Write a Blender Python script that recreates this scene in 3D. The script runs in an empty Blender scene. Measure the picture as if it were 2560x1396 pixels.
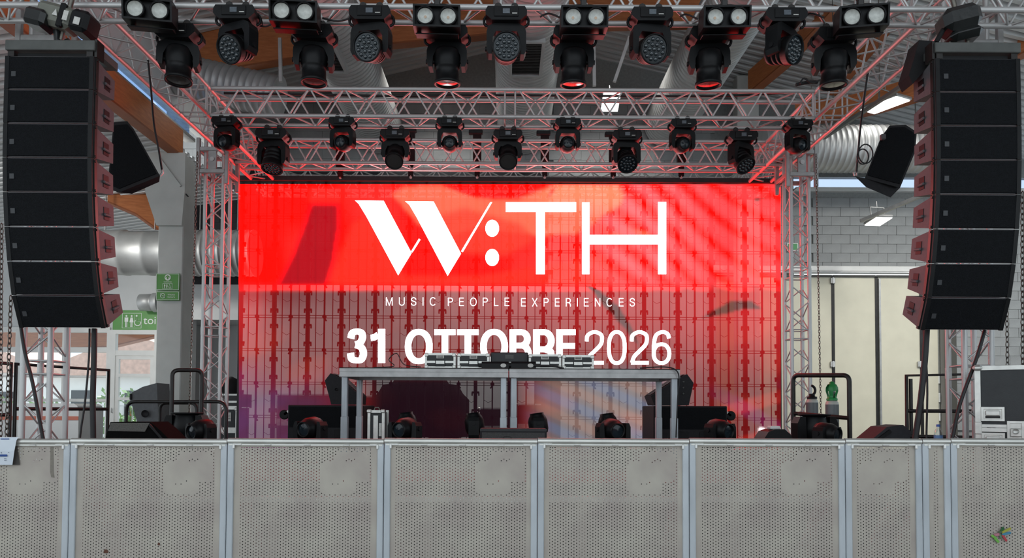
import bpy, math, random
import numpy as np
from mathutils import Matrix, Vector, Euler
random.seed(7)
PI = math.pi
COL = bpy.context.scene.collection
SC = bpy.context.scene

# ------------------------------------------------------------------ camera, world, sun, exposure
EYE = 1.39
FPX = 1800.0
TILT, ROLL = math.radians(1.8), math.radians(0.3)
VPX, VPY = 1265.0, 1025.0
PPX, PPY = VPX, VPY - FPX * math.tan(TILT)
cam_d = bpy.data.cameras.new('camera'); cam = bpy.data.objects.new('camera', cam_d); COL.objects.link(cam)
CAMR = Matrix.Rotation(PI/2 + TILT, 3, 'X') @ Matrix.Rotation(ROLL, 3, 'Z')
cam.matrix_world = Matrix.Translation((0, 0, EYE)) @ CAMR.to_4x4()
cam_d.sensor_width = 36.0; cam_d.lens = FPX / 2560 * 36.0
cam_d.shift_x = (1280 - PPX) / 2560; cam_d.shift_y = (PPY - 698) / 2560
cam_d.clip_start = 0.05; cam_d.clip_end = 300
SC.camera = cam
world = bpy.data.worlds.new('world'); SC.world = world; world.use_nodes = True
wb = world.node_tree.nodes['Background']
wb.inputs['Color'].default_value = (0.84, 0.93, 1.0, 1); wb.inputs['Strength'].default_value = 1.45
sun_d = bpy.data.lights.new('sun', 'SUN'); sun = bpy.data.objects.new('sun', sun_d); COL.objects.link(sun)
sun_d.energy = 7.0; sun_d.angle = math.radians(2); sun_d.color = (1, .96, .88)
sun.rotation_euler = Euler((math.radians(-32), math.radians(-18), 0))
def fill_lamp(x, y, z, tx, ty, tz, watt, size=.7, spread=85):  # unseen area lights added to brighten the back wall and doors
    l = bpy.data.lights.new('fill_lamp', 'AREA'); l.energy = watt; l.size = size; l.spread = math.radians(spread); l.color = (1, .98, .93)
    o = bpy.data.objects.new('fill_lamp', l); COL.objects.link(o); o.location = (x, y, z)
    o.rotation_euler = (Vector((tx, ty, tz)) - Vector((x, y, z))).to_track_quat('-Z', 'Y').to_euler()
fill_lamp(7.6, 9.0, EYE+5.6, 7.8, 15.4, 1.9, 62)
fill_lamp(11.0, 10.0, EYE+5.0, 10.0, 15.4, 2.0, 30)
fill_lamp(-1.3, 12.95, EYE+7.46, -1.6, 15.3, 1.6, 52, .3)
fill_lamp(2.0, 12.95, EYE+7.46, 2.2, 15.3, 1.6, 52, .3)
fill_lamp(-9.8, 10.5, EYE+3.4, -6.6, 15.4, 2.4, 42)
SC.view_settings.view_transform = 'Standard'; SC.view_settings.look = 'None'
SC.view_settings.exposure = 0.0; SC.view_settings.gamma = 1.0; SC.view_settings.use_curve_mapping = False
SC.cycles.max_bounces = 8; SC.cycles.transparent_max_bounces = 24

def W(px, py, d):
    """photo point at distance d along the hall -> place in the hall"""
    v = CAMR @ Vector(((px - PPX) / FPX, -(py - PPY) / FPX, -1.0))
    v *= d / v.y
    return Vector((v.x, v.y, v.z + EYE))

# ------------------------------------------------------------------ materials
def rgb(*c):
    if len(c) == 1: c = (c[0],)*3
    return (c[0], c[1], c[2], 1)
def s2l(r, g, b):
    f = lambda v: (v/255/12.92) if v/255 <= .04045 else ((v/255+.055)/1.055)**2.4
    return (f(r), f(g), f(b), 1)
MATS = {}
def mat(name, col, rough=.5, metal=0., var=.0, scale=8., bump=0., bscale=60., col2=None, spec=None, stretch=None):
    m = bpy.data.materials.new(name); m.use_nodes = True; nt = m.node_tree
    b = nt.nodes['Principled BSDF']
    b.inputs['Base Color'].default_value = col; b.inputs['Roughness'].default_value = rough; b.inputs['Metallic'].default_value = metal
    if spec is not None: b.inputs['Specular IOR Level'].default_value = spec
    tc = nt.nodes.new('ShaderNodeTexCoord'); src = tc.outputs['Object']
    if stretch:
        mp = nt.nodes.new('ShaderNodeMapping'); mp.inputs['Scale'].default_value = stretch
        nt.links.new(src, mp.inputs['Vector']); src = mp.outputs['Vector']
    if var or col2:
        n = nt.nodes.new('ShaderNodeTexNoise'); n.inputs['Scale'].default_value = scale; n.inputs['Detail'].default_value = 5
        nt.links.new(src, n.inputs['Vector'])
        r = nt.nodes.new('ShaderNodeValToRGB'); r.color_ramp.elements[0].position = .3; r.color_ramp.elements[1].position = .7
        c2 = col2 or tuple(min(1, c*(1+var)) for c in col[:3]) + (1,)
        c1 = col if col2 else tuple(c*(1-var) for c in col[:3]) + (1,)
        r.color_ramp.elements[0].color = c1; r.color_ramp.elements[1].color = c2
        nt.links.new(n.outputs['Fac'], r.inputs['Fac']); nt.links.new(r.outputs['Color'], b.inputs['Base Color'])
    if bump:
        n2 = nt.nodes.new('ShaderNodeTexNoise'); n2.inputs['Scale'].default_value = bscale; n2.inputs['Detail'].default_value = 4
        nt.links.new(src, n2.inputs['Vector'])
        bp = nt.nodes.new('ShaderNodeBump'); bp.inputs['Strength'].default_value = bump; bp.inputs['Distance'].default_value = .01
        nt.links.new(n2.outputs['Fac'], bp.inputs['Height']); nt.links.new(bp.outputs['Normal'], b.inputs['Normal'])
    MATS[name] = m
    return m
def glow(name, col, st):
    m = bpy.data.materials.new(name); m.use_nodes = True; nt = m.node_tree
    b = nt.nodes['Principled BSDF']; b.inputs['Base Color'].default_value = (0.02, .02, .02, 1)
    b.inputs['Emission Color'].default_value = col; b.inputs['Emission Strength'].default_value = st
    return m
def glass(name, tint, gl=.08, rough=.03):
    m = bpy.data.materials.new(name); m.use_nodes = True; nt = m.node_tree
    for n in list(nt.nodes): nt.nodes.remove(n)
    o = nt.nodes.new('ShaderNodeOutputMaterial'); t = nt.nodes.new('ShaderNodeBsdfTransparent'); g = nt.nodes.new('ShaderNodeBsdfGlossy')
    t.inputs['Color'].default_value = tint; g.inputs['Roughness'].default_value = rough
    mx = nt.nodes.new('ShaderNodeMixShader'); mx.inputs[0].default_value = gl
    nt.links.new(t.outputs[0], mx.inputs[1]); nt.links.new(g.outputs[0], mx.inputs[2]); nt.links.new(mx.outputs[0], o.inputs['Surface'])
    return m
ALU = mat('truss_aluminium', rgb(.58, .58, .57), .45, .5, .12, 6)
ALUD = mat('sleeve_aluminium', rgb(.40, .40, .395), .45, .7, .15, 9)
GALV = mat('galvanised_post', rgb(.50, .54, .57), .5, .35, .2, 5, .1, 30, stretch=(1, 1, .35))
SHEET = mat('perforated_sheet', s2l(164, 154, 147), .6, .15, 0, 3.0, .05, 40, col2=s2l(188, 183, 170))
RAILM = mat('barrier_rail', rgb(.62, .62, .58), .33, .7, .1, 4)
TABM = mat('barrier_tab', rgb(.78, .78, .75), .4, .5, .08, 20)
BLK = mat('black_plastic', rgb(.007, .007, .008), .5, 0, .25, 20, .05, 90, spec=.25)
BLKM = mat('black_satin', rgb(.0065, .007, .0078), .42, 0, .2, 14, spec=.22)
BLKG = mat('black_metal_tube', rgb(.022, .020, .019), .38, .3, .3, 12)
GRILLE = mat('speaker_grille', rgb(.0055, .0065, .008), .6, 0, .6, 140, .5, 160, spec=.10)
CAB = mat('speaker_cabinet', rgb(.098, .094, .10), .6, 0, .08, 30, .12, 220)
CABD = mat('speaker_cabinet_dark', rgb(.016, .016, .018), .6, 0, .15, 30, .12, 200, spec=.25)
FRAMEG = mat('flying_frame', rgb(.09, .095, .09), .55, .2, .15, 10)
CABLE = mat('cable_rubber', rgb(.012, .012, .013), .55, 0, .2, 10)
GLASSD = mat('dark_lens', rgb(.012, .020, .026), .12, 0, .2, 10, spec=.4)
LENSC = mat('lens_cell', rgb(.02, .03, .036), .05, 0, .3, 30, spec=1.0)
LENSW = mat('blinder_lens', rgb(.60, .62, .58), .25, 0, .14, 40, .1, 90)
LENSO = mat('blinder_phosphor', rgb(.62, .45, .32), .35, 0, .1, 30)
SCREENG = mat('mover_display', rgb(.10, .12, .14), .2, 0, .2, 30)
WHITEL = mat('white_label', rgb(.62, .62, .58), .5, 0, .1, 60)
BADGE = mat('dull_badge', rgb(.035, .038, .042), .5)
WHITE = mat('white_paint', rgb(.74, .74, .72), .5, 0, .05, 4)
WHITEW = mat('white_wall', rgb(.62, .63, .63), .7, 0, .05, 2)
BLOCK = mat('concrete_block', s2l(150, 152, 152), .85, 0, .14, 2.2, .35, 55)
BLOCK_SHADE = mat('shaded_block', s2l(44, 45, 48), .85, 0, .12, 2.2, .3, 55)  # block colour darkened to carry the shade behind the screen
MORTAR = mat('mortar', s2l(140, 142, 141), .9, 0, .12, 20)
DOORB = mat('folding_door_cream', s2l(214, 210, 190), .55, 0, .04, 3, .03, 60)
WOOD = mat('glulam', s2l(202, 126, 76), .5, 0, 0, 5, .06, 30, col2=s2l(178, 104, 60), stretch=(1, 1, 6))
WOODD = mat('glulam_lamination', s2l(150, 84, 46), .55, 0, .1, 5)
DECKM = mat('roof_deck_grey', rgb(.60, .61, .61), .45, .1, .08, 2)
DUCT = mat('galvanised_duct', rgb(.46, .465, .46), .48, .5, .12, 3, .05, 14)
CONC = mat('concrete_pillar', s2l(190, 192, 188), .7, 0, .07, 3, .08, 30)
GREEN = mat('sign_green', s2l(88, 150, 70), .45, 0, .05, 6)
SIGNW = mat('sign_white', rgb(.82, .84, .80), .5, 0, .03, 6)
FLOORM = mat('hall_floor', rgb(.26, .25, .24), .5, 0, .12, 2)
STAGEM = mat('stage_deck', rgb(.035, .033, .032), .6, 0, .2, 6)
CASEB = mat('flight_case_panel', rgb(.02, .023, .025), .5, 0, .15, 12, .08, 120)
CASEA = mat('flight_case_aluminium', rgb(.66, .66, .62), .36, .6, .12, 14)
CYLG = mat('cylinder_grey', s2l(108, 112, 114), .38, .1, .08, 8)
CYLW = mat('cylinder_shoulder', s2l(190, 190, 182), .4, .1, .06, 8)
CAPG = mat('green_cap', s2l(36, 140, 70), .4, 0, .08, 8)
STEEL = mat('chain_steel', rgb(.16, .15, .13), .4, .7, .2, 30)
STONE = mat('asphalt', rgb(.45, .44, .42), .8, 0, .1, 2)
LEAF = mat('hedge_leaf', rgb(.12, .24, .06), .6, 0, .4, 3)
ROOFT = mat('roof_tile', rgb(.62, .40, .33), .7, 0, .2, 5)
WALLP = mat('house_wall', rgb(.80, .80, .80), .7, 0, .05, 2)
HOIST = mat('hoist_grey', s2l(120, 122, 112), .45, .2, .1, 10)
PAPER = mat('paper', rgb(.66, .72, .78), .6, 0, .03, 10)
INK = mat('blue_ink', s2l(40, 75, 140), .6)
PINKB = mat('red_stripe', s2l(190, 110, 90), .6)
BAGM = mat('hoist_cover', rgb(.012, .014, .014), .3, 0, .2, 7, .2, 18)
CLOTH = mat('black_cloth', rgb(.006, .006, .007), .9, 0, .2, 9, .3, 20)
BOTTLE = glass('bottle_plastic', (.88, .92, .94, 1), .15, .1)
PANE = glass('window_pane', (.93, .96, .97, 1), .05)
PANEL = glass('pale_pane', (.74, .80, .90, 1), .05)
PANEB = glass('clerestory_pane', (.50, .62, .80, 1), .05)

# ------------------------------------------------------------------ mesh builder
class MB:
    def __init__(s): s.v = []; s.f = []; s.sm = []
    def add(s, vs, fs, M=None, smooth=False):
        k = len(s.v)
        if M is not None: vs = [M @ Vector(v) for v in vs]
        s.v.extend([tuple(v) for v in vs]); s.f.extend([tuple(i + k for i in f) for f in fs]); s.sm.extend([smooth]*len(fs))
        return s
    def box(s, c, d, M=None, ch=0.0):
        e = .00015*((len(s.v)//8) % 8); d = (d[0]+e, d[1]+e, d[2]+e)      # no two boxes of a part share a plane
        x, y, z = d[0]/2, d[1]/2, d[2]/2
        if ch <= 0:
            vs = [(c[0]+i*x, c[1]+j*y, c[2]+k*z) for i in (-1, 1) for j in (-1, 1) for k in (-1, 1)]
            fs = [(0, 1, 3, 2), (4, 6, 7, 5), (0, 4, 5, 1), (2, 3, 7, 6), (0, 2, 6, 4), (1, 5, 7, 3)]
            return s.add(vs, fs, M)
        ch = min(ch, x*.9, y*.9, z*.9); vs = []; idx = {}
        for i in (-1, 1):
            for j in (-1, 1):
                for k in (-1, 1):
                    for a in range(3):
                        p = [i*(x-ch), j*(y-ch), k*(z-ch)]; p[a] = (i*x, j*y, k*z)[a]
                        idx[i, j, k, a] = len(vs); vs.append((c[0]+p[0], c[1]+p[1], c[2]+p[2]))
        fs = []
        for i in (-1, 1):
            q = [idx[i, j, k, 0] for j, k in ((-1, -1), (1, -1), (1, 1), (-1, 1))]; fs.append(q if i > 0 else q[::-1])
            q = [idx[j, i, k, 1] for j, k in ((-1, -1), (1, -1), (1, 1), (-1, 1))]; fs.append(q[::-1] if i > 0 else q)
            q = [idx[j, k, i, 2] for j, k in ((-1, -1), (1, -1), (1, 1), (-1, 1))]; fs.append(q if i > 0 else q[::-1])
            for k in (-1, 1):
                fs.append((idx[-1, i, k, 1], idx[1, i, k, 1], idx[1, i, k, 2], idx[-1, i, k, 2]))
                fs.append((idx[i, -1, k, 0], idx[i, 1, k, 0], idx[i, 1, k, 2], idx[i, -1, k, 2]))
                fs.append((idx[i, k, -1, 0], idx[i, k, 1, 0], idx[i, k, 1, 1], idx[i, k, -1, 1]))
        for i in (-1, 1):
            for j in (-1, 1):
                for k in (-1, 1): fs.append((idx[i, j, k, 0], idx[i, j, k, 1], idx[i, j, k, 2]))
        return s.add(vs, fs, M)
    def span(s, a, b, M=None, ch=0.0):
        return s.box([(a[i]+b[i])/2 for i in range(3)], [abs(b[i]-a[i]) for i in range(3)], M, ch)
    def bar(s, p, q, w, h, up=(0, 0, 1)):
        p, q = Vector(p), Vector(q); z = (q-p); L = z.length; z.normalize(); x = Vector(up).cross(z)
        if x.length < 1e-4: x = Vector((1, 0, 0)).cross(z)
        x.normalize(); y = z.cross(x)
        M = Matrix((x, y, z)).transposed().to_4x4(); M.translation = (p+q)/2
        return s.box((0, 0, 0), (w, h, L), M)
    def tube(s, pts, r, n=8, cap=True, closed=False):
        pts = [Vector(p) for p in pts]; m = len(pts); vs = []; fs = []; prev = None
        for i, p in enumerate(pts):
            if closed: t = pts[(i+1) % m] - pts[i-1]
            else: t = (pts[min(i+1, m-1)] - pts[max(i-1, 0)])
            t.normalize()
            if prev is None:
                a = Vector((0, 0, 1)) if abs(t.z) < .9 else Vector((1, 0, 0)); u = t.cross(a).normalized()
            else: u = (prev - t*prev.dot(t)).normalized()
            prev = u; w = t.cross(u); rr = r[i] if isinstance(r, (list, tuple)) else r
            for k in range(n):
                a = 2*PI*k/n; vs.append(p + (u*math.cos(a) + w*math.sin(a))*rr)
        for i in range(m if closed else m-1):
            for k in range(n):
                a, b = i*n+k, i*n+(k+1) % n; c, d = ((i+1) % m)*n+(k+1) % n, ((i+1) % m)*n+k
                fs.append((a, b, c, d))
        s.add(vs, fs, None, True)
        if cap and not closed: s.add(vs[:n], [tuple(range(n))[::-1]]); s.add(vs[-n:], [tuple(range(n))])
        return s
    def lathe(s, prof, n=20, M=None, smooth=True, cap=True):
        vs = []; fs = []
        for r, z in prof:
            for k in range(n): a = 2*PI*k/n; vs.append((r*math.cos(a), r*math.sin(a), z))
        for i in range(len(prof)-1):
            for k in range(n): fs.append((i*n+k, i*n+(k+1) % n, (i+1)*n+(k+1) % n, (i+1)*n+k))
        s.add(vs, fs, M, smooth)
        if cap:
            if prof[0][0] > 1e-4: s.add(vs[:n], [tuple(range(n))[::-1]], M)
            if prof[-1][0] > 1e-4: s.add(vs[-n:], [tuple(range(n))], M)
        return s
    def prism(s, poly, a, b, M=None, plane='xz'):
        n = len(poly); vs = []
        for t in (a, b):
            for u, w in poly: vs.append({'xz': (u, t, w), 'yz': (t, u, w), 'xy': (u, w, t)}[plane])
        fs = [tuple(range(n)), tuple(range(2*n-1, n-1, -1))] + [(i, i+n, (i+1) % n + n, (i+1) % n) for i in range(n)]
        return s.add(vs, fs, M)
    def mesh(s, name, m):
        me = bpy.data.meshes.new(name); me.from_pydata(s.v, [], s.f); me.materials.append(m)
        if any(s.sm): me.polygons.foreach_set('use_smooth', s.sm)
        me.update(); return me
    def build(s, name, m, parent=None, loc=None):
        return put(name, s.mesh(name, m), parent, loc)
def put(name, me, parent=None, loc=None):
    o = bpy.data.objects.new(name, me); COL.objects.link(o)
    if parent is not None: o.parent = parent
    if loc is not None: o.location = loc
    return o
def tag(o, label, cat, group=None, kind=None):
    o['label'] = label; o['category'] = cat
    if group: o['group'] = group
    if kind: o['kind'] = kind
    return o
def thing(name, label, cat, loc=(0, 0, 0), group=None, rot=(0, 0, 0)):
    o = bpy.data.objects.new(name, None); COL.objects.link(o); o.location = loc; o.rotation_euler = rot; o.empty_display_size = .1
    return tag(o, label, cat, group)
def struct(o): o['kind'] = 'structure'; return o
def copy_tree(o, parent=None):
    c = o.copy(); COL.objects.link(c)
    if parent is not None: c.parent = parent
    for ch in [k for k in CHILD.get(o.name, [])]: copy_tree(ch, c)
    return c
CHILD = {}
def index_children(root):
    CHILD.clear()
    for o in bpy.data.objects:
        if o.parent: CHILD.setdefault(o.parent.name, []).append(o)
ORD = ['leftmost', 'second from left', 'third from left', 'fourth from left', 'fifth from left', 'sixth from left', 'seventh from left', 'eighth from left']
def clone(proto, loc, label, group=None, rot=None):
    c = copy_tree(proto); c.location = loc
    if rot is not None: c.rotation_euler = rot
    c['label'] = label
    if group: c['group'] = group
    return c
def arc(cx, cz, r, a0, a1, n=6): return [(cx + r*math.cos(a0+(a1-a0)*i/n), cz + r*math.sin(a0+(a1-a0)*i/n)) for i in range(n+1)]
UCYL = MB().tube([(0, 0, -.5), (0, 0, .5)], 1, 8, False).mesh('tube', ALU)
UCYLC = MB().tube([(0, 0, -.5), (0, 0, .5)], 1, 12, True).mesh('chord', ALU)
def rod(name, p, q, r, parent, me=None):
    p, q = Vector(p), Vector(q); d = q - p
    o = put(name, me or UCYL, parent); o.location = (p+q)/2; o.rotation_mode = 'QUATERNION'
    o.rotation_quaternion = d.to_track_quat('Z', 'Y'); o.scale = (r, r, d.length)
    return o
# ------------------------------------------------------------------ the hall
DW = 15.4
HZ = lambda h: EYE + h
struct(MB().span((-16, -9, -.1), (13, 40, 0)).build('floor', FLOORM))
ZB = HZ(2.66)             # top of the painted wall
def wx(px): return (px - VPX) * DW / FPX
XB0, XB1 = wx(402), 13.0
# back wall: painted lower wall with a doorway, blockwork above
XD0, XD1 = wx(478), wx(592)
m = MB().span((XB0, DW, 0), (XD0, DW+.2, ZB)).span((XD0, DW, HZ(1.9)), (XD1, DW+.2, ZB)).span((XD1, DW, 0), (wx(1795), DW+.2, ZB))
m.span((XD0-1.2, DW+1.25, 0), (XD1+1.0, DW+1.35, HZ(2.2))).span((XD0-.45, DW+.2, HZ(1.92)), (XD1+1.0, DW+1.25, HZ(2.0))).span((XD1+.6, DW+.2, 0), (XD1+.7, DW+1.25, HZ(2)))
wall_back = struct(m.build('wall_back', WHITEW))
m = MB(); RX = .5; RZ = HZ(8.0); PITCH = .235
def roofz(x): return RZ - PITCH*abs(x - RX)
m.prism([(XB0, ZB), (wx(1990), ZB), (wx(1990), roofz(wx(1990))+.2), (RX, RZ+.2), (XB0, roofz(XB0)+.2)], DW+.05, DW+.2)
m.prism([(wx(1990), HZ(5.08)), (XB1, HZ(5.08)), (XB1, max(HZ(5.1), roofz(XB1)+.2)), (wx(1990), roofz(wx(1990))+.2)], DW+.05, DW+.2)
m.span((wx(1990), DW+.05, HZ(3.02)), (XB1, DW+.2, HZ(4.78))).span((wx(2350), DW+.05, 0), (XB1, DW+.2, HZ(3.05)))
struct(m.build('wall_back_backing', MORTAR)).parent = wall_back
blk = MB().box((0, 0, 0), (.396, .05, .196), ch=.004).mesh('block', BLOCK)
def blocks(x0, x1, z0, z1, singles):
    out = []
    k0 = math.floor(z0/.2); k = k0
    while (k+1)*.2 <= z1 + .02:
        z = k*.2 + .1; x = math.floor(x0/.4)*.4 + (.2 if k % 2 else 0)
        while x < x1:
            a, b = max(x, x0), min(x+.4, x1)
            if b - a > .12: out.append((a, b, z))
            x += .4
        k += 1
    for a, b, z in out:
        if singles:
            o = put('block', blk, wall_back); o.location = ((a+b)/2, DW+.03+random.uniform(-.004, .004), z); o.scale.x = (b-a)/.4
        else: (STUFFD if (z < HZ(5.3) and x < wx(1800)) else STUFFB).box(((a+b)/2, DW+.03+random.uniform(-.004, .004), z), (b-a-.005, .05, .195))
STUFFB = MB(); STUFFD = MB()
blocks(wx(2025), wx(2350), HZ(3.10), HZ(4.74), True)
blocks(wx(2376), 11.8, 2.2, HZ(3.1), True)
blocks(wx(1370), wx(1790), HZ(6.75), HZ(7.1), True)
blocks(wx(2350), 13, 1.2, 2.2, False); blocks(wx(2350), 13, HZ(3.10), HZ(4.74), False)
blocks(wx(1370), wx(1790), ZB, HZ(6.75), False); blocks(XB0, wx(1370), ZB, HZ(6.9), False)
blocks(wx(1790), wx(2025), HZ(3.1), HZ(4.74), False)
o = STUFFB.build('blockwork', BLOCK, wall_back); o['kind'] = 'stuff'
o = STUFFD.build('shaded_blockwork', BLOCK_SHADE, wall_back); o['kind'] = 'stuff'
struct(MB().span((wx(1780), DW-.06, HZ(2.98)), (wx(2352), DW+.1, HZ(3.12)), ch=.01).span((wx(1990), DW-.08, HZ(4.74)), (XB1, DW+.15, HZ(4.82)), ch=.01).build('trim_1', WHITE))
w1 = struct(MB().span((wx(1990), DW+.1, HZ(4.80)), (XB1, DW+.13, HZ(5.10))).build('window_1', PANEL))
# dark steel column beside the folding doors
tag(MB().span((wx(2352), DW-.25, 0), (wx(2376), DW, HZ(3.1)), ch=.01).build('steel_column', mat('dark_column', s2l(72, 70, 64), .6)), 'dark grey steel column between the cream folding doors and the block wall', 'column')
# cream folding doors
d1 = bpy.data.objects.new('door_1', None); COL.objects.link(d1); d1['kind'] = 'structure'
ed = [1790, 1880, 1975, 2082, 2191, 2302, 2345]
for i in range(6):
    MB().span((wx(ed[i])+.012, DW-.05, .02), (wx(ed[i+1])-.012, DW-.005, HZ(2.93)), ch=.006).build('door_panel', DOORB, d1)
    if i in (2, 3, 4): MB().span((wx(ed[i+1])-.035, DW-.062, .02), (wx(ed[i+1])+.03, DW-.052, HZ(2.90))).build('seal', BLKG, d1)
MB().span((wx(2191)+.035, DW-.09, .02), (wx(2191)+.075, DW-.05, HZ(2.85))).build('edge_strip', ALUD, d1)
for px, py in ((2082, 702), (2082, 911), (2300, 911)):
    c = W(px, py, DW-.08); MB().box(c, (.10, .04, .12), ch=.008).box((c.x, c.y-.02, c.z), (.03, .02, .13)).build('hinge', ALU, d1)
MB().tube([(wx(1780), DW-.12, HZ(2.97)), (wx(2335), DW-.12, HZ(2.97))], .035, 8).build('track', ALU, d1)
MB().span((wx(1780), DW-.10, HZ(2.88)), (wx(2335), DW-.06, HZ(2.91))).build('track_rail', BLKG, d1)
# far right wall
struct(MB().span((12.6, -2.5, 0), (12.8, DW, 2.4)).span((12.6, -2.5, HZ(4.6)), (12.8, DW, HZ(5.4))).build('wall_right', BLOCK))
wr = bpy.data.objects.new('fill_window', None); COL.objects.link(wr); wr['kind'] = 'structure'  # glazing added in the unseen wall to let more daylight in
for i in range(9): MB().span((12.62, -2.5+i*2.2, 2.4), (12.75, -2.38+i*2.2, HZ(4.6)), ch=.01).build('mullion', WHITE, wr)
for i in range(8): MB().span((12.67, -2.35+i*2.2, 2.4), (12.68, -2.5+(i+1)*2.2, HZ(4.6))).build('pane', PANE, wr)
# main roof: corrugated deck, ridges running down the slope
m = MB(); P = .2; n = int((DW+2.6)/P)
for side in (-1, 1):
    xe = RX + side*12.4 if side > 0 else -5.62
    vs = []; fs = []; k = 0
    for i in range(n):
        y0 = -2 + i*P
        for y, dz in ((y0, 0), (y0+.08, 0), (y0+.1, .09), (y0+.18, .09)):
            vs.append((RX, y, RZ+dz)); vs.append((xe, y, roofz(xe)+dz))
    fs = [(2*i, 2*i+1, 2*i+3, 2*i+2) for i in range(len(vs)//2-1)]
    m.add(vs, fs)
struct(m.build('ceiling', DECKM))
# left side: wall strip above the beam with clerestory window, lower side hall roof
XL = -5.6
struct(MB().span((XL-.1, 2, HZ(4.98)), (XL+.02, DW, roofz(XL)+.05)).build('wall_left', WHITEW))
struct(MB().span((XL-.06, 2, HZ(4.74)), (XL-.03, 12.6, HZ(5.0))).build('window_2', PANEB))
struct(MB().span((XL-.1, 2, HZ(4.96)), (XL+.06, 12.6, HZ(5.02))).span((XL-.1, 2, HZ(4.70)), (XL+.08, 12.6, HZ(4.76))).build('trim_2', ALUD))
m = MB(); vs = []
for i in range(95):
    y0 = 1 + i*P
    for y, dz in ((y0, 0), (y0+.085, 0), (y0+.1, .05), (y0+.185, .05)): vs += [(XL-.1, y, HZ(4.52)+dz), (-16, y, HZ(3.0)+dz)]
m.add(vs, [(2*i, 2*i+1, 2*i+3, 2*i+2) for i in range(len(vs)//2-1)])
struct(m.build('ceiling_side', DECKM))
# glulam beams
def beam(pts, wid, hgt, label, lam=True, name='roof_beam'):
    """curved laminated beam following pts (underside), width across, height up"""
    root = thing(name, label, 'beam', pts[0], 'glulam roof beams'); pts = [Vector(p) - Vector(pts[0]) for p in pts]
    def run(z0, z1, w):
        vs = []; fs = []
        for i, p in enumerate(pts):
            t = (pts[min(i+1, len(pts)-1)] - pts[max(i-1, 0)]); t.z = 0; t.normalize(); nrm = Vector((-t.y, t.x, 0))
            for s, z in ((-1, z0), (1, z0), (1, z1), (-1, z1)): vs.append(p + nrm*(s*w/2) + Vector((0, 0, z)))
        for i in range(len(pts)-1):
            for k in range(4): fs.append((4*i+k, 4*i+(k+1) % 4, 4*i+4+(k+1) % 4, 4*i+4+k))
        fs += [(0, 1, 2, 3), tuple(4*len(pts)-1-k for k in range(4))]
        return MB().add(vs, fs)
    run(0.0, hgt, wid).build('timber', WOOD, root)
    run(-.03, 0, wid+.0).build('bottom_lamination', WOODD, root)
    return root
def curve3(a, b, c, n=10):
    a, b, c = map(Vector, (a, b, c)); return [a*(1-t)**2 + b*2*t*(1-t) + c*t*t for t in [i/n for i in range(n+1)]]
beam([(XL, 4.6, HZ(4.30)), (XL, 8, HZ(4.30)), (XL, 12.1, HZ(4.30))], .18, .42, 'long dark glulam beam running back to the white pillar behind the left speaker array')
beam([W(430, 190, 12.6), W(520, 168, 12.6), W(600, 171, 12.6), W(735, 149, 12.6), W(980, 113, 12.6), W(1240, 88, 12.6), W(1500, 68, 12.6), W(1760, 62, 12.6)], .2, .85, 'orange glulam beam crossing above the stage behind the hanging ducts')
beam([W(1880, 232, 14.2), W(1960, 165, 13.4), W(2050, 70, 12.4), W(2150, -40, 11.6)], .2, .42, 'orange glulam beam rising diagonally beside the cream pillar upper right')
beam(curve3(W(1990, 305, 14.6), W(2230, 305, 13.8), W(2620, 105, 11.5)), .2, .40, 'curved orange glulam beam above the large duct, passing behind the right array')
beam([W(2080, 235, 13.8), W(2170, 130, 12.8), W(2260, 20, 11.8)], .2, .5, 'orange glulam beam seen through the right side truss')
beam([W(-60, 40, 10.5), W(20, 70, 11), W(140, 150, 11.8)], .2, .5, 'rust coloured glulam beam over the left hoist at the frame corner')
beam([W(270, 505, 14.2), W(340, 535, 14.4), W(400, 578, 14.6)], .2, .62, 'glulam beam above the left duct meeting the white pillar')
beam([W(230, 760, 17.0), W(330, 742, 17.0), W(420, 724, 17.0)], .2, .45, 'low glulam beam under the left duct, above the toilet sign')
beam([W(-200, 868, 19), W(120, 872, 19), W(285, 866, 19), W(420, 834, 19)], .3, .75, 'brown canopy beam outdoors seen through the panes above the glass doors', name='canopy_beam')
# spiral ducts
def spiral(name, p, q, r, label, pitch=.11, n=28, group='spiral ducts', extra=None, up=0):
    p, q = Vector(p), Vector(q); L = (q-p).length; root = thing(name, label, 'duct', p, group)
    prof = []; k = max(1, round(L/pitch)); pitch = L/k
    for i in range(k):
        z = i*pitch; prof += [(r, z), (r, z+pitch*.72), (r+.012, z+pitch*.8), (r+.012, z+pitch*.94)]
    M = (q-p).to_track_quat('Z', 'Y').to_matrix().to_4x4()
    MB().lathe(prof, n, M).build('tube_shell', DUCT, root)
    if extra: extra(root, p)
    for t in ((.25, .75) if up else ()):
        c = (q-p)*t; MB().tube([c + Vector((0, 0, r*.9)), c + Vector((0, 0, r+up))], .012, 6).build('hanger', ALUD, root)
    return root
def grille(px0, px1, py0, py1, hb, dx):
    def f(root, p):
        d0, d1 = FPX*hb/(VPY-py0), FPX*hb/(VPY-py1); x0, x1 = dx
        z = HZ(hb) - p.z; a = Vector((x0-p.x, d0-p.y, z)); b = Vector((x1-p.x, d1-p.y, z))
        w = .05
        MB().span((a.x, a.y, z), (b.x, a.y+w, z+.5)).span((a.x, b.y-w, z), (b.x, b.y, z+.5)).span((a.x, a.y, z), (a.x+w, b.y, z+.5)).span((b.x-w, a.y, z), (b.x, b.y, z+.5)).build('grille_frame', DUCT, root)
        g = MB().span((a.x+w, a.y+w, z+.05), (b.x-w, b.y-w, z+.06))
        k = int((b.y-a.y-2*w)/.05)
        for i in range(k): g.span((a.x+w, a.y+w+i*.05, z+.012), (b.x-w, a.y+w+i*.05+.022, z+.04))
        g.build('grille_vanes', BLKG, root)
    return f
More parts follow.
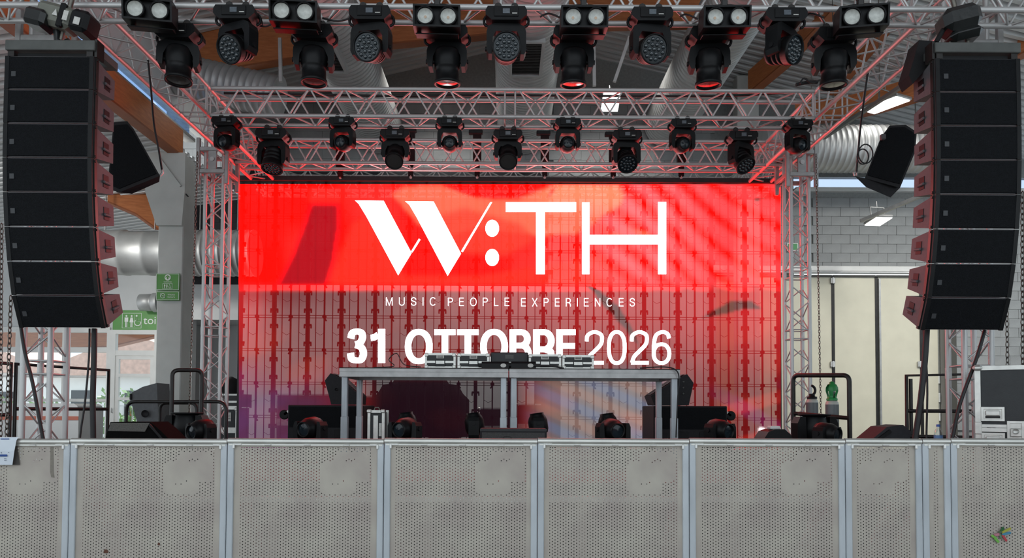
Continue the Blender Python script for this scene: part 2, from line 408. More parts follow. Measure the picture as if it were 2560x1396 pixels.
spiral('spiral_duct', (-2.75, 4.8, HZ(6.0)), (-2.75, DW-.1, HZ(6.0)), .50, 'left of the three big spiral ducts running back above the stage', extra=grille(0, 0, 88, 176, 5.42, (-3.15, -2.58)))
spiral('spiral_duct', (.34, 4.8, HZ(6.05)), (.34, DW-.1, HZ(6.05)), .55, 'middle one of the big spiral ducts above the stage, with square grille', extra=grille(0, 0, 92, 182, 5.46, (0.02, .56)))
spiral('spiral_duct', (3.45, 4.8, HZ(6.15)), (3.45, DW-.1, HZ(6.15)), .50, 'right of the three big spiral ducts running back above the stage')
dd = 13.9; r_ = 115*dd/FPX/2
spiral('spiral_duct', W(1900, 372, dd), W(2420, 374, dd), r_, 'horizontal silver spiral duct below the curved beam at right', up=1.25)
dd = 14.0; r_ = 57*dd/FPX
spiral('spiral_duct', W(452, 633, dd), W(640, 634, dd), r_, 'ribbed length of the low horizontal duct right of the white pillar', up=1.05)
spiral('smooth_duct', W(200, 632, dd), W(448, 633, dd), r_-.01, 'smooth low silver duct between left array and the white pillar', .5, up=.8)
spiral('spiral_duct', W(440, 186, 11.9), W(700, 245, 11.9), .34, 'dark spiral duct crossing behind the truss upper left')
# small round outlet on the left
c = W(385, 757, 16.25)
o = thing('duct_outlet', 'round silver duct outlet poking out left of the white pillar', 'duct', c)
MB().lathe([(.12, -.34), (.19, -.30), (.20, -.05), (.17, -.02), (.22, 0), (.22, .12)], 20, Matrix.Rotation(PI/2, 4, 'Y')).build('cone', DUCT, o)
MB().box((.28, .1, 0), (.3, .3, .42), ch=.02).build('box_end', ALUD, o)
# pillars
def pillar(px0, px1, d, ztop, label, dep=.4):
    x0, x1 = W(px0, 700, d).x, W(px1, 700, d).x
    root = thing('pillar', label, 'pillar', ((x0+x1)/2, d+dep/2, 0)); w = (x1-x0)/2
    MB().span((-w, -dep/2, 0), (w, dep/2, ztop), ch=.015).build('shaft', CONC, root); return root, w
pl, pw = pillar(393, 456, 12.0, HZ(4.28), 'white concrete pillar with green signs behind the left array', .42)
MB().prism([(-pw-.20, HZ(3.62)), (-pw, HZ(3.05)), (pw, HZ(3.05)), (pw+.04, HZ(3.62)), (pw+.04, HZ(4.28)), (-pw-.2, HZ(4.28))], -.28, -.2).bar((-pw+.02, -.30, HZ(4.2)), (pw-.02, -.30, HZ(3.7)), .03, .03).build('bracket', CONC, pl)
MB().tube([(-pw+.3, -.24, HZ(4.3)), (-pw+.34, -.24, HZ(4.05)), (-pw+.36, -.24, HZ(3.7)), (-pw+.5, -.22, HZ(3.55))], .012, 6).build('conduit', CABLE, pl)
MB().tube([(-pw-.55, -.1, HZ(3.0)), (-pw, -.1, HZ(3.0))], .018, 6).build('conduit_arm', ALUD, pl)
pl2, pw2 = pillar(1845, 1900, 14.6, roofz(4.9)-.05, 'cream pillar behind the right end of the middle truss', .3)
# green signs
def sign_root(px0, py0, px1, py1, d, label, name='sign'):
    a, b = W(px0, py0, d), W(px1, py1, d); c = (a+b)/2; r = thing(name, label, 'sign', c, 'green toilet signs')
    hx, hz = abs(b.x-a.x)/2, abs(a.z-b.z)/2
    MB().box((0, 0, 0), (2*hx, .02, 2*hz), ch=.004).build('board', GREEN, r)
    return r, hx, hz
def outline(mb, x0, z0, x1, z1, t, y):
    mb.span((x0, y-.002, z0), (x1, y, z0+t)).span((x0, y-.002, z1-t), (x1, y, z1)).span((x0, y-.002, z0), (x0+t, y, z1)).span((x1-t, y-.002, z0), (x1, y, z1)); return mb
def disc(mb, cx, cz, r, y, n=16, rx=None):
    return mb.prism([(cx+(rx or r)*math.cos(2*PI*i/n), cz+r*math.sin(2*PI*i/n)) for i in range(n)], y-.002, y)
def ring(mb, cx, cz, r, t, y, a0=0, a1=2*PI, n=18):
    for i in range(n):
        a, b = a0+(a1-a0)*i/n, a0+(a1-a0)*(i+1)/n
        mb.prism([(cx+q*math.cos(w), cz+q*math.sin(w)) for q, w in ((r, a), (r, b), (r-t, b), (r-t, a))], y-.002, y)
    return mb
def person_icon(mb, cx, cz, h, y, skirt=False):
    disc(mb, cx, cz+h*.42, h*.08, y)
    if skirt: mb.prism([(cx-h*.09, cz+h*.30), (cx+h*.09, cz+h*.30), (cx+h*.17, cz-h*.1), (cx-h*.17, cz-h*.1)], y-.002, y)
    else: mb.prism([(cx-h*.15, cz+h*.30), (cx+h*.15, cz+h*.30), (cx+h*.15, cz-h*.05), (cx+h*.09, cz-h*.05), (cx-h*.09, cz-h*.05), (cx-h*.15, cz-h*.05)], y-.002, y)
    mb.span((cx-h*.08, y-.0028, cz-h*.5), (cx-h*.015, y-.0006, cz)).span((cx+h*.015, y-.0028, cz-h*.5), (cx+h*.08, y-.0006, cz)); return mb
def chair_icon(mb, cx, cz, h, y):
    ring(mb, cx, cz-h*.16, h*.30, h*.07, y, PI*.75, PI*2.1); disc(mb, cx-h*.1, cz+h*.42, h*.08, y)
    mb.bar((cx-h*.1, y-.001, cz+h*.32), (cx-h*.04, y-.001, cz-h*.05), .002, h*.09, (0, 1, 0)).bar((cx-h*.06, y-.001, cz-h*.05), (cx+h*.2, y-.001, cz-h*.07), .002, h*.07, (0, 1, 0))
    mb.bar((cx+h*.2, y-.001, cz-h*.05), (cx+h*.34, y-.001, cz-h*.40), .002, h*.07, (0, 1, 0)).bar((cx-h*.08, y-.001, cz+h*.15), (cx+h*.15, y-.001, cz+h*.13), .002, h*.06, (0, 1, 0)); return mb
def text_mesh(s, x0, z0, x1, z1, y, m, name, parent, bold=0., space=1., depth=.002):
    """lettering scaled to fill the box; faces -Y"""
    cu = bpy.data.curves.new('t', 'FONT'); cu.body = s; cu.size = 1; cu.offset = bold; cu.space_character = space; cu.resolution_u = 6
    ob = bpy.data.objects.new('t', cu); COL.objects.link(ob); bpy.context.view_layer.update()
    me = bpy.data.meshes.new_from_object(ob.evaluated_get(bpy.context.evaluated_depsgraph_get())); bpy.data.objects.remove(ob)
    co = np.empty(len(me.vertices)*3, 'f'); me.vertices.foreach_get('co', co); co = co.reshape(-1, 3)
    lo, hi = co.min(0), co.max(0); out = np.zeros_like(co)
    out[:, 0] = x0 + (co[:, 0]-lo[0])/(hi[0]-lo[0])*(x1-x0); out[:, 2] = z0 + (co[:, 1]-lo[1])/(hi[1]-lo[1])*(z1-z0); out[:, 1] = y
    me.vertices.foreach_set('co', out.ravel()); me.materials.clear(); me.materials.append(m); me.update()
    return put(name, me, parent)
sg, hx, hz = sign_root(283, 776, 400, 829, 16.485, 'wide green toilet sign above the glass doors', 'toilet_sign')
mb = outline(MB(), -hx*.60, -hz*.72, hx*.22, hz*.72, .008, -.012)
person_icon(mb, -hx*.42, -.01, hz*1.15, -.012); person_icon(mb, -hx*.20, -.01, hz*1.15, -.012, True); chair_icon(mb, hx*.06, 0, hz*1.1, -.012)
mb.span((-hx*.08, -.014, -hz*.6), (-hx*.072, -.012, hz*.6)); mb.build('pictograms', SIGNW, sg)
text_mesh('toilette', hx*.30, -hz*.32, hx*1.75, hz*.42, -.013, SIGNW, 'lettering', sg)
MB().box((hx*1.45, 0, 0), (hx*.9, .02, 2*hz)).build('board', GREEN, sg)
sg, hx, hz = sign_root(391, 684, 449, 727, 11.96, 'upper green sign with arrow on the white pillar', 'arrow_sign')
mb = outline(MB(), -hx*.96, -hz*.94, hx*.96, hz*.94, .006, -.012); disc(mb, 0, hz*.52, hz*.36, -.012); mb.build('border', SIGNW, sg)
MB().span((-.012, -.017, hz*.3), (.012, -.015, hz*.62)).prism([(-.05, hz*.52), (0, hz*.78), (.05, hz*.52), (.03, hz*.5), (0, hz*.66), (-.03, hz*.5)], -.017, -.015).build('arrow', GREEN, sg)
text_mesh('toilette', -hx*.34, -hz*.06, hx*.34, hz*.09, -.013, SIGNW, 'lettering', sg)
mb = outline(MB(), -hx*.42, -hz*.82, hx*.42, -hz*.2, .004, -.012); person_icon(mb, -hx*.24, -hz*.5, hz*.5, -.012); person_icon(mb, -hx*.05, -hz*.5, hz*.5, -.012, True); chair_icon(mb, hx*.2, -hz*.5, hz*.48, -.012); mb.build('pictograms', SIGNW, sg)
sg, hx, hz = sign_root(391, 728.5, 449, 752, 11.96, 'lower green no smoking sign on the white pillar', 'smoking_sign')
mb = outline(MB(), -hx*.96, -hz*.9, hx*.96, hz*.9, .006, -.012); ring(mb, -hx*.42, 0, hz*.55, hz*.1, -.012); mb.bar((-hx*.42-.04, -.013, .04), (-hx*.42+.04, -.013, -.04), .002, .012, (0, 1, 0)); mb.bar((-hx*.42-.04, -.013, -.01), (-hx*.42+.04, -.013, .01), .002, .01, (0, 1, 0)); mb.build('symbol', SIGNW, sg)
text_mesh('vietato', hx*.0, hz*.1, hx*.62, hz*.45, -.013, SIGNW, 'lettering', sg); text_mesh('fumare', hx*.0, -hz*.42, hx*.62, -hz*.08, -.013, SIGNW, 'lettering', sg)
# emergency sign on the back wall behind the right tower
c = W(1981, 618, DW-.05); sg = thing('exit_sign', 'small green running figure exit sign behind the right rear truss tower', 'sign', c)
MB().box((0, 0, 0), (.24, .03, .17), ch=.005).build('board', SIGNW, sg); MB().box((0, -.018, 0), (.2, .006, .13)).build('panel', CAPG, sg)
person_icon(MB(), -.03, 0, .1, -.022).build('pictogram', SIGNW, sg)
# left glass front, with doors
DG = 16.5
gx = lambda px: W(px, 900, DG).x
gz = lambda py: W(300, py, DG).z
wl = bpy.data.objects.new('window_3', None); COL.objects.link(wl); wl['kind'] = 'structure'
for px in (-330, -230, -125, -60, 48, 165, 276): MB().span((gx(px)-.07, DG-.05, 0), (gx(px)+.07, DG+.06, gz(826)), ch=.008).build('mullion', WHITE, wl)
for a, b in ((-330, 276), ):
    for py, t in ((826, .06), (876, .06), (1002, .035), (943, .02)): MB().span((gx(a), DG-.045, gz(py)-t), (gx(b), DG+.055, gz(py)+t), ch=.006).build('transom', WHITE, wl)
e = [-330, -230, -125, -60, 48, 165, 276]
for i in range(len(e)-1):
    for y0, y1 in ((1002, 876), (876, 826)): MB().span((gx(e[i]), DG, gz(y0)), (gx(e[i+1]), DG+.01, gz(y1))).build('pane', PANE, wl)
    MB().span((gx(e[i]), DG, .02), (gx(e[i+1]), DG+.01, gz(1002))).build('pane', PANE, wl)
d2 = bpy.data.objects.new('door_2', None); COL.objects.link(d2); d2['kind'] = 'structure'
MB().span((gx(279), DG-.06, 0), (gx(291), DG+.06, gz(826))).span((gx(388), DG-.06, 0), (gx(420), DG+.06, gz(826))).span((gx(279), DG-.06, gz(836)), (gx(420), DG+.06, gz(826))).span((gx(279), DG-.055, gz(890)), (gx(420), DG+.055, gz(877))).build('door_frame', WHITE, d2)
MB().span((gx(291), DG-.04, 0), (gx(292)+.07, DG+.03, gz(891))).span((gx(378), DG-.04, 0), (gx(388), DG+.03, gz(891))).span((gx(291), DG-.04, gz(899)), (gx(388), DG+.03, gz(891))).span((gx(291), DG-.04, gz(943)), (gx(388), DG+.03, gz(935))).span((gx(291), DG-.04, gz(1001)), (gx(388), DG+.03, gz(994))).span((gx(291), DG-.04, .02), (gx(388), DG+.03, .3)).build('door_leaf', WHITE, d2)
MB().span((gx(291), DG, .2), (gx(388), DG+.01, gz(895))).span((gx(291), DG, gz(877)), (gx(388), DG+.01, gz(836))).build('pane', PANE, d2)
MB().tube([(gx(287), DG-.1, gz(1020)), (gx(287), DG-.1, gz(1032)), (gx(287), DG-.05, gz(1032))], .012, 6).build('door_handle', ALU, d2)
struct(MB().span((-16, DG, gz(826)), (gx(420), DG+.15, HZ(4.0))).span((gx(420), DG, 0), (XB0, DG+.15, HZ(4.6))).build('wall_side', WHITEW))
struct(MB().span((XB0-.02, DW, 0), (XB0+.12, DG, HZ(4.6))).build('wall_return', WHITEW))
# outdoors
struct(MB().span((-40, DG+.2, -.06), (4, 60, -.01)).build('ground', STONE))
def house(x, y, w, d, h, label):
    r = thing('house', label, 'house', (x, y, 0), 'pale houses outside the glass front')
    MB().span((-w/2, 0, 0), (w/2, d, h)).build('wall', WALLP, r)
    MB().prism([(-w/2-.4, h), (w/2+.4, h), (0, h+w*.22)], -.4, d+.4).build('roof', ROOFT, r)
    for i in (-.28, .0, .28): MB().span((w*i-.5, -.03, 1.0), (w*i+.5, .02, 2.2)).build('window', GLASSD, r)
house(-17.5, 34, 9, 6, 2.9, 'pale house with red tiled roof outside beyond the glass door')
house(-29, 38, 10, 6, 3.2, 'pale house with red roof outside, behind the left truss tower')
random.seed(3)
for i, (x, y, w, h) in enumerate([(-24, 30, 5, 1.7), (-19.5, 29, 3.2, 1.9), (-15.6, 30, 3.0, 2.3), (-13.4, 28, 2.4, 1.6)]):
    m = MB()
    for k in range(260):
        p = Vector((random.uniform(-w/2, w/2), random.uniform(-.5, .5), random.uniform(.1, h)*(1-.25*random.random())))
        s = random.uniform(.10, .2); M = Matrix.Translation(p) @ Euler((random.uniform(0, 6), random.uniform(0, 6), 0)).to_matrix().to_4x4()
        m.add([(-s, 0, 0), (0, -s*.6, 0), (s, 0, 0), (0, s*.6, 0)], [(0, 1, 2, 3)], M)
    sh = thing('shrub', f'bushy green shrub outdoors beyond the glass front, {ORD[i]} of four', 'shrub', (x, y, 0), 'green shrubs outside')
    o = m.build('foliage', LEAF, sh); o['kind'] = 'stuff'; MB().tube([(0, 0, 0), (0, 0, h*.6)], .06, 6).build('stem', WOODD, sh)
f = thing('fence', 'wire fence outdoors beyond the glass door', 'fence', (-15, 24, 0))
for i in range(9): rod('post', (-6+i*1.5, 0, 0), (-6+i*1.5, 0, 1.5), .025, f)
m = MB()
for i in range(80): m.bar((-6+i*.15, 0, .1), (-6+i*.15, 0, 1.45), .012, .012)
for z in (.1, .5, .9, 1.45): m.bar((-6, 0, z), (6, 0, z), .015, .015)
o = m.build('mesh_wire', GALV, f); o['kind'] = 'stuff'
# white counter with rounded corner and red band, inside left
c = W(40, 1060, 13.0); ct = thing('counter', 'white counter with rounded corner and red band behind the left truss tower', 'counter', (c.x, 13, 0))
x1 = W(196, 1060, 13).x - c.x
MB().prism([(-1.5, 0), (x1, 0), (x1, 1.33), (x1-.03, 1.42), (x1-.09, 1.46), (-1.5, 1.46)], 0, .8).build('body', WHITEW, ct)
MB().span((-1.5, -.006, 1.16), (x1, .0, 1.23)).build('band', PINKB, ct)
# hall floodlights (on)
def flood(px, py, d, w, dep, label, rot=0, tilt=-24):
    c = W(px, py, d); r = thing('floodlight', label, 'lamp', c, 'lit hall floodlights', (math.radians(tilt), 0, rot))
    MB().box((0, 0, .05), (w, dep, .06), ch=.015).build('housing', ALUD, r)
    MB().box((0, 0, .015), (w*.92, dep*.9, .01)).build('diffuser', glow('flood_light', (1, 1, .96, 1), 9), r)
    MB().tube([(-w*.4, 0, .08), (-w*.4, 0, .3), (w*.4, 0, .3), (w*.4, 0, .08)], .015, 6).tube([(0, 0, .3), (0, 0, .42)], .012, 6).build('bracket', ALUD, r)
flood(650, 241, 13.0, .46, .55, 'floodlight glowing through the left part of the middle truss')
flood(1527, 256, 13.0, .34, .5, 'floodlight glowing through the middle truss right of centre')
flood(2212, 266, 13.2, .42, .8, 'floodlight under the curved beam left of the right array', .45, 2)
flood(2196, 556, 13.6, .34, .42, 'small floodlight before the block wall under the slanted strut', .1, -8)
tag(MB().bar(W(2152, 553, 13.62), W(2330, 478, 12.4), .06, .06).build('strut', ALUD), 'slanted grey strut before the block wall left of the right array', 'strut')
a_, b_ = W(2060, 345, 12), W(2330, 165, 8.5); ct_ = thing('cable_tray', 'dark grey tray slanting up to the right speaker array', 'tray', a_)
MB().bar((0, 0, 0), b_-a_, .05, .05).build('channel', mat('tray_grey', rgb(.16, .17, .16), .5), ct_)
for t in (.12, .6): MB().tube([(b_-a_)*t, (b_-a_)*t + Vector((0, 0, roofz(a_.x) - (a_+(b_-a_)*t).z + .1))], .006, 5).build('hanger', STEEL, ct_)
for p, q, lab in (((702, 205), (700, 96), 'white upright bar hanging behind the upper left lights'), ((1486, 215), (1484, 95), 'thin white upright bar behind the blinder right of centre'),
                  ((1536, 205), (1574, 92), 'slanted reddish bar hanging behind the upper lights')):
    a, b = W(*p, 11.5), W(*q, 11.5); tag(MB().bar(a, b, .05, .05).build('hanger_bar', ALU), lab, 'bar', 'bars hanging behind the lights')
# ------------------------------------------------------------------ stage and roof truss
ST = .80
stg = thing('stage', 'low black stage deck behind the crowd barriers', 'stage', (0, 8.5, 0))
MB().span((-6.6, -2.6, ST-.12), (6.6, 2.9, ST)).span((-5.0, 2.9, ST-.12), (5.2, 5.4, ST)).build('deck', STAGEM, stg)
MB().span((-6.5, -2.57, 0), (6.5, -2.55, ST-.12)).build('skirt', CLOTH, stg)
HT, CT = 3.4, .32         # underside chord height above eye, chord spacing
def truss(name, label, cat, p0, ax, L, cu, cv, u, v, pitch=.40, r=.025, rb=.0105, group=None, root=None, mid=(), faces=(0, 1, 2, 3), base=None):
    """box truss: chords at p0 + (0|cu)*u + (0|cv)*v, running L along ax; every chord and brace is a part"""
    p0, ax, u, v = Vector(p0), Vector(ax), Vector(u), Vector(v)
    if root is None: root = thing(name, label, cat, p0, group)
    o = p0 - Vector(root.location)
    cs = [o, o + u*cu, o + u*cu + v*cv, o + v*cv]
    for c in cs: rod('chord', c, c + ax*L, r, root, UCYLC)
    n = max(2, int(round(L/(pitch/2)))); st = L/n
    for f in faces:
        a, b = cs[f], cs[(f+1) % 4]; a = a + (b-a).normalized()*r*.6; b = b + (a-b).normalized()*r*.6
        for i in range(n):
            t0, t1 = st*(i+.08), st*(i+.92)
            if any(abs(st*(i+.5)-q) < st*.6 for q in mid): continue
            if (i + f) % 2: rod('brace', a + ax*t0, b + ax*t1, rb, root)
            else: rod('brace', b + ax*t0, a + ax*t1, rb, root)
        for q in (.03, L-.03): rod('brace', a + ax*q, b + ax*q, rb, root)
        for q in mid:
            for e in (-.06, .06): rod('brace', a + ax*(q+e), b + ax*(q+e), rb, root)
    for q in mid:
        for c in cs: rod('coupler', c + ax*(q-.05), c + ax*(q+.05), r*1.12, root, UCYLC)
    return root
X, Y, Z = (1, 0, 0), (0, 1, 0), (0, 0, 1)
hz = HZ(HT)
DA0, DA1 = 5.98, 6.23
DB0, DB1 = 8.26, 8.55
DC0, DC1 = 9.84, 10.10
truss('lighting_truss', 'front aluminium truss along the top edge carrying the blinders and big moving heads', 'truss', (-5.2, DA0, hz), X, 10.4, DA1-DA0, CT, Y, Z, group='stage roof trusses', mid=(2.2, 5.2, 8.2))
truss('lighting_truss', 'middle aluminium truss carrying the smaller moving heads, below the big ducts', 'truss', (-3.52, DB0, hz), X, 7.1, DB1-DB0, CT, Y, Z, group='stage roof trusses', mid=(3.55,))
truss('lighting_truss', 'rear aluminium truss just above the LED screen, behind the smaller moving heads', 'truss', (-3.75, DC0, hz), X, 7.6, DC1-DC0, CT, Y, Z, group='stage roof trusses', mid=(3.8,))
truss('lighting_truss', 'rearmost aluminium truss half hidden behind the black top bar of the screen', 'truss', (-3.9, 11.1, hz), X, 8.0, .3, CT, Y, Z, group='stage roof trusses')
truss('lighting_truss', 'left side truss running back along the stage, lit red from below', 'truss', (-3.785, DA1, hz), Y, 11.42-DA1, CT, CT, X, Z, group='stage roof trusses', mid=(2.0,))
truss('lighting_truss', 'right side truss running back along the stage, lit red from below', 'truss', (3.585, DA1, hz), Y, 11.42-DA1, CT, CT, X, Z, group='stage roof trusses', mid=(2.0,))
def tower(x, d, zt, label, mids):
    c = .24
    r = truss('truss_tower', label, 'truss', (x-c/2, d, ST), Z, zt-ST, c, c, X, Y, .42, .025, .008, 'truss towers', mid=mids)
    MB().box((c/2, c/2, .02), (.5, .5, .03), ch=.005).build('base_plate', ALUD, r)
    return r
def sleeve(x, d, z, label):
    r = thing('truss_sleeve', label, 'truss corner', (x, d, z), 'sleeve blocks at the truss corners'); a = .19
    for i in (-1, 1):
        for j in (-1, 1): MB().box((i*a, j*a, 0), (.05, .05, .62), ch=.006).build('side_post', ALUD, r)
    for z0 in (-.14, .16):
        for j in (-1, 1):
            MB().box((0, j*a, z0), (2*a-.05, .045, .055), ch=.005).build('cross_plate', ALUD, r); MB().box((j*a, 0, z0), (.045, 2*a-.05, .055), ch=.005).build('cross_plate', ALUD, r)
    for i in (-1, 1):
        for j in (-1, 1):
            MB().tube([(i*.155-.0, j*a, -.20), (i*.155, j*a, -.17)], .018, 8).build('wheel', ALU, r)
    MB().box((0, -a, .01), (.11, .03, .30), ch=.004).build('hoist_plate', ALUD, r)
    MB().tube([(0, -a-.03, .02), (0, -a+.02, .02)], .03, 10).build('hoist_pin', ALU, r)
    return r
tower(-3.93, 9.58, HZ(3.95), 'slim truss tower at the left rear corner, beside the screen', (1.62, 2.45))
tower(3.93, 9.58, HZ(3.95), 'slim truss tower at the right rear corner, before the cream doors', (1.62, 2.45))
tower(-4.21, 6.45, HZ(4.2), 'thick looking truss tower at the left front, below the left speaker array', (.95,))
tower(4.235, 6.45, HZ(4.2), 'thick looking truss tower at the right front, behind the big flight case', (.95,))
sleeve(-3.93, 9.70, HZ(3.30), 'grey sleeve block round the left rear tower, beside the screen corner')
sleeve(3.93, 9.70, HZ(3.30), 'grey sleeve block round the right rear tower, beside the screen corner')
sleeve(-4.21, 6.57, HZ(3.46), 'grey sleeve block at the left front corner above the speaker array')
sleeve(4.235, 6.57, HZ(3.46), 'grey sleeve block at the right front corner above the speaker array')

# ------------------------------------------------------------------ LED screen
DS = 10.6
SX0, SX1, SY0, SY1 = 597, 1952, 459, 1125
LEDK = 2.5
def vcmat(name, k, trans):
    m = bpy.data.materials.new(name); m.use_nodes = True; nt = m.node_tree
    for n in list(nt.nodes): nt.nodes.remove(n)
    o = nt.nodes.new('ShaderNodeOutputMaterial'); a = nt.nodes.new('ShaderNodeAttribute'); a.attribute_name = 'Col'
    e = nt.nodes.new('ShaderNodeEmission'); e.inputs['Strength'].default_value = k; t = nt.nodes.new('ShaderNodeBsdfTransparent'); t.inputs['Color'].default_value = trans
    s = nt.nodes.new('ShaderNodeAddShader'); gm = nt.nodes.new('ShaderNodeNewGeometry'); mxs = nt.nodes.new('ShaderNodeMath'); mxs.operation = 'MULTIPLY_ADD'; mxs.inputs[1].default_value = -k; mxs.inputs[2].default_value = k
    nt.links.new(gm.outputs['Backfacing'], mxs.inputs[0]); nt.links.new(mxs.outputs[0], e.inputs['Strength']); nt.links.new(a.outputs['Color'], e.inputs['Color'])
    nt.links.new(e.outputs[0], s.inputs[0]); nt.links.new(t.outputs[0], s.inputs[1]); nt.links.new(s.outputs[0], o.inputs['Surface']); return m
LEDM = vcmat('led_picture', LEDK, (.39, .39, .39, 1))
def S(px, py, off=0.0): return W(px, py, DS - off)
cs0 = S((SX0+SX1)/2, SY0)
led = thing('led_screen', 'see-through LED wall showing a red picture, white logo and date', 'screen', (cs0.x, DS, ST))
LO = Vector(led.location)
# the moving picture, as colour per vertex
nx, ny = 341, 168
gxs, gys = np.meshgrid(np.linspace(SX0, SX1, nx), np.linspace(SY0+2, SY1, ny))
def sst(a, b, x): t = np.clip((x-a)/(b-a), 0, 1); return t*t*(3-2*t)
def inpoly(poly, x, y):
    r = np.zeros(x.shape, bool); j = len(poly)-1
    for i in range(len(poly)):
        xi, yi = poly[i]; xj, yj = poly[j]
        c = ((yi > y) != (yj > y)) & (x < (xj-xi)*(y-yi)/((yj-yi) or 1e-9) + xi); r ^= c; j = i
    return r
def blur(a, n=1):
    for _ in range(n):
        p = np.pad(a, ((1, 1), (1, 1)) + ((0, 0),)*(a.ndim-2), 'edge'); a = (p[1:-1, 1:-1]*2 + p[:-2, 1:-1] + p[2:, 1:-1] + p[1:-1, :-2] + p[1:-1, 2:])/6
    return a
def mask(poly, n=2): return blur(inpoly(poly, gxs, gys).astype(float), n)[..., None]
def mixc(c, col, k): return c*(1-k) + np.array(col)*k
C = np.zeros((ny, nx, 3)) + np.array((2.4, .0015, .0005))
wob = np.sin(gxs*.011 + gys*.008) + .6*np.sin(gxs*.023 - gys*.017 + 1.3)
C *= (1 + .12*wob)[..., None]
C = mixc(C, (2.0, .018, .015), (sst(.2, 1.4, wob)*.5)[..., None]*(gys < 700)[..., None])
# darker slanted fold on the left
C = mixc(C, (.085, .002, .005), mask([(775, 508), (848, 508), (852, 560), (835, 660), (818, 716), (690, 716), (728, 640), (758, 560)], 5)*.95)
C = mixc(C, (.22, .012, .009), mask([(770, 470), (850, 470), (850, 508), (772, 508)], 3)*.6)
# bright red fold
C = mixc(C, (2.9, .012, .006), mask([(822, 716), (850, 640), (880, 560), (905, 545), (930, 560), (960, 610), (1010, 690), (1200, 690), (1500, 640), (1560, 716)], 6)*.9)
# salmon shape
sal = mask([(980, 486), (1010, 466), (1105, 463), (1190, 495), (1290, 500), (1390, 463), (1545, 463), (1560, 488), (1556, 512), (1515, 535), (1482, 562), (1440, 585), (1340, 590), (1200, 570), (1120, 590), (1046, 560), (1010, 520)], 4)
C = mixc(C, (1.9, .072, .038), sal*.9)
C = mixc(C, (1.9, .125, .062), sal*(sst(1280, 1420, gxs)*sst(560, 480, gys))[..., None]*.8)
C = mixc(C, (2.0, .022, .012), mask([(1080, 545), (1160, 520), (1300, 560), (1340, 600), (1260, 640), (1140, 630)], 8)*.8)
C = mixc(C, (1.6, .06, .03), mask([(1520, 590), (1560, 570), (1620, 580), (1640, 600), (1520, 600)], 3)*.8)
C = mixc(C, (.20, .002, .0015), mask([(1105, 463), (1225, 474), (1288, 492), (1240, 497), (1180, 490)], 1)*.85)
# diagonal streaks on the right
s = (-.62*(gxs-1500) + .80*(gys-460)) + 16*np.sin(gxs*.013)
stv = .5 + .5*np.sin(s*2*PI/58)
rm = sst(1440, 1560, gxs)*sst(760, 640, gys - .25*(gxs-1500))
rm = rm*(1 - sal[..., 0])
C = mixc(C, (.8, .05, .055), (rm*stv*.95)[..., None])
fad = sst(1640, 1900, gxs + .3*(gys-460))
C *= (1 - .55*fad*stv)[..., None]
# lower part: the picture thins out and the room shows through
low = sst(700, 735, gys)
ang = sst(-.1, 1.1, (gxs-1050)/600 - (gys-720)/330 + .35)
side = np.clip(sst(760, 600, gxs)*.25 + sst(1640, 1900, gxs)*.55, 0, 1)
keep = .052 + .09*sst(720, 600, gxs)*sst(1000, 760, gys) + .10*ang*sst(1010, 740, gys) + .10*side*sst(1010, 760, gys)
keep = np.maximum(keep, .30*sst(960, 1020, gys)*0)
C = C*(1-low[..., None]) + (C*0 + np.array((2.2, .07, .08)))*(low*keep)[..., None]
n1 = np.sin(gxs*.021 + 1.1*np.sin(gys*.015)) * np.sin(gys*.034 + gxs*.006)
cen0 = sst(1290, 1400, gxs)*sst(1760, 1640, gxs)*sst(880, 960, gys); C *= (1 - .9*low*cen0)[..., None]
C += (low*sst(.15, .9, n1)*sst(760, 900, gys)*.12)[..., None]*np.array((.45, .04, .01))
bl = sst(880, 1010, gys)
C += (bl*sst(760, 600, gxs)*.9)[..., None]*np.array((.02, .014, .06))
C += (bl*sst(-.1, .8, np.sin(gxs*.03+gys*.05))*sst(1000, 600, gxs))[..., None]*np.array((.008, .006, .03))
n2 = np.sin((gys - .45*gxs)*2*PI/78)
cen = sst(1290, 1380, gxs)*sst(1720, 1600, gxs)*sst(900, 980, gys)
C += (cen*sst(.1, .9, n2))[..., None]*np.array((.055, .014, -.006)) + (cen*sst(-.1, -.9, n2))[..., None]*np.array((-.02, .012, .05)) + cen[..., None]*np.array((.10, .085, .09))  # includes a pale glow added for the brighter wall behind
rr = sst(1740, 1830, gxs)*sst(940, 1010, gys)
C += (rr*sst(.0, .8, np.sin(gys*.07 + gxs*.02)))[..., None]*np.array((.12, .006, .003)) + (rr*sst(.2, .9, np.sin(gys*.05 - gxs*.03)))[..., None]*np.array((.004, .004, .03))
dk = sst(860, 960, gxs)*sst(1330, 1270, gxs)*sst(915, 960, gys); C = C*(1-.94*dk)[..., None] + dk[..., None]*np.array((.003, .0025, .005))
lf = sst(900, 760, gxs)*sst(950, 1010, gys); C = C*(1-.6*lf)[..., None] + lf[..., None]*np.array((.022, .014, .036))
C *= (1 - .44*low)[..., None]
C += mask([(1898, 1072), (1930, 1075), (1952, 1070), (1952, 1100), (1898, 1100)], 1)*np.array((1.1, 1.0, 1.05))
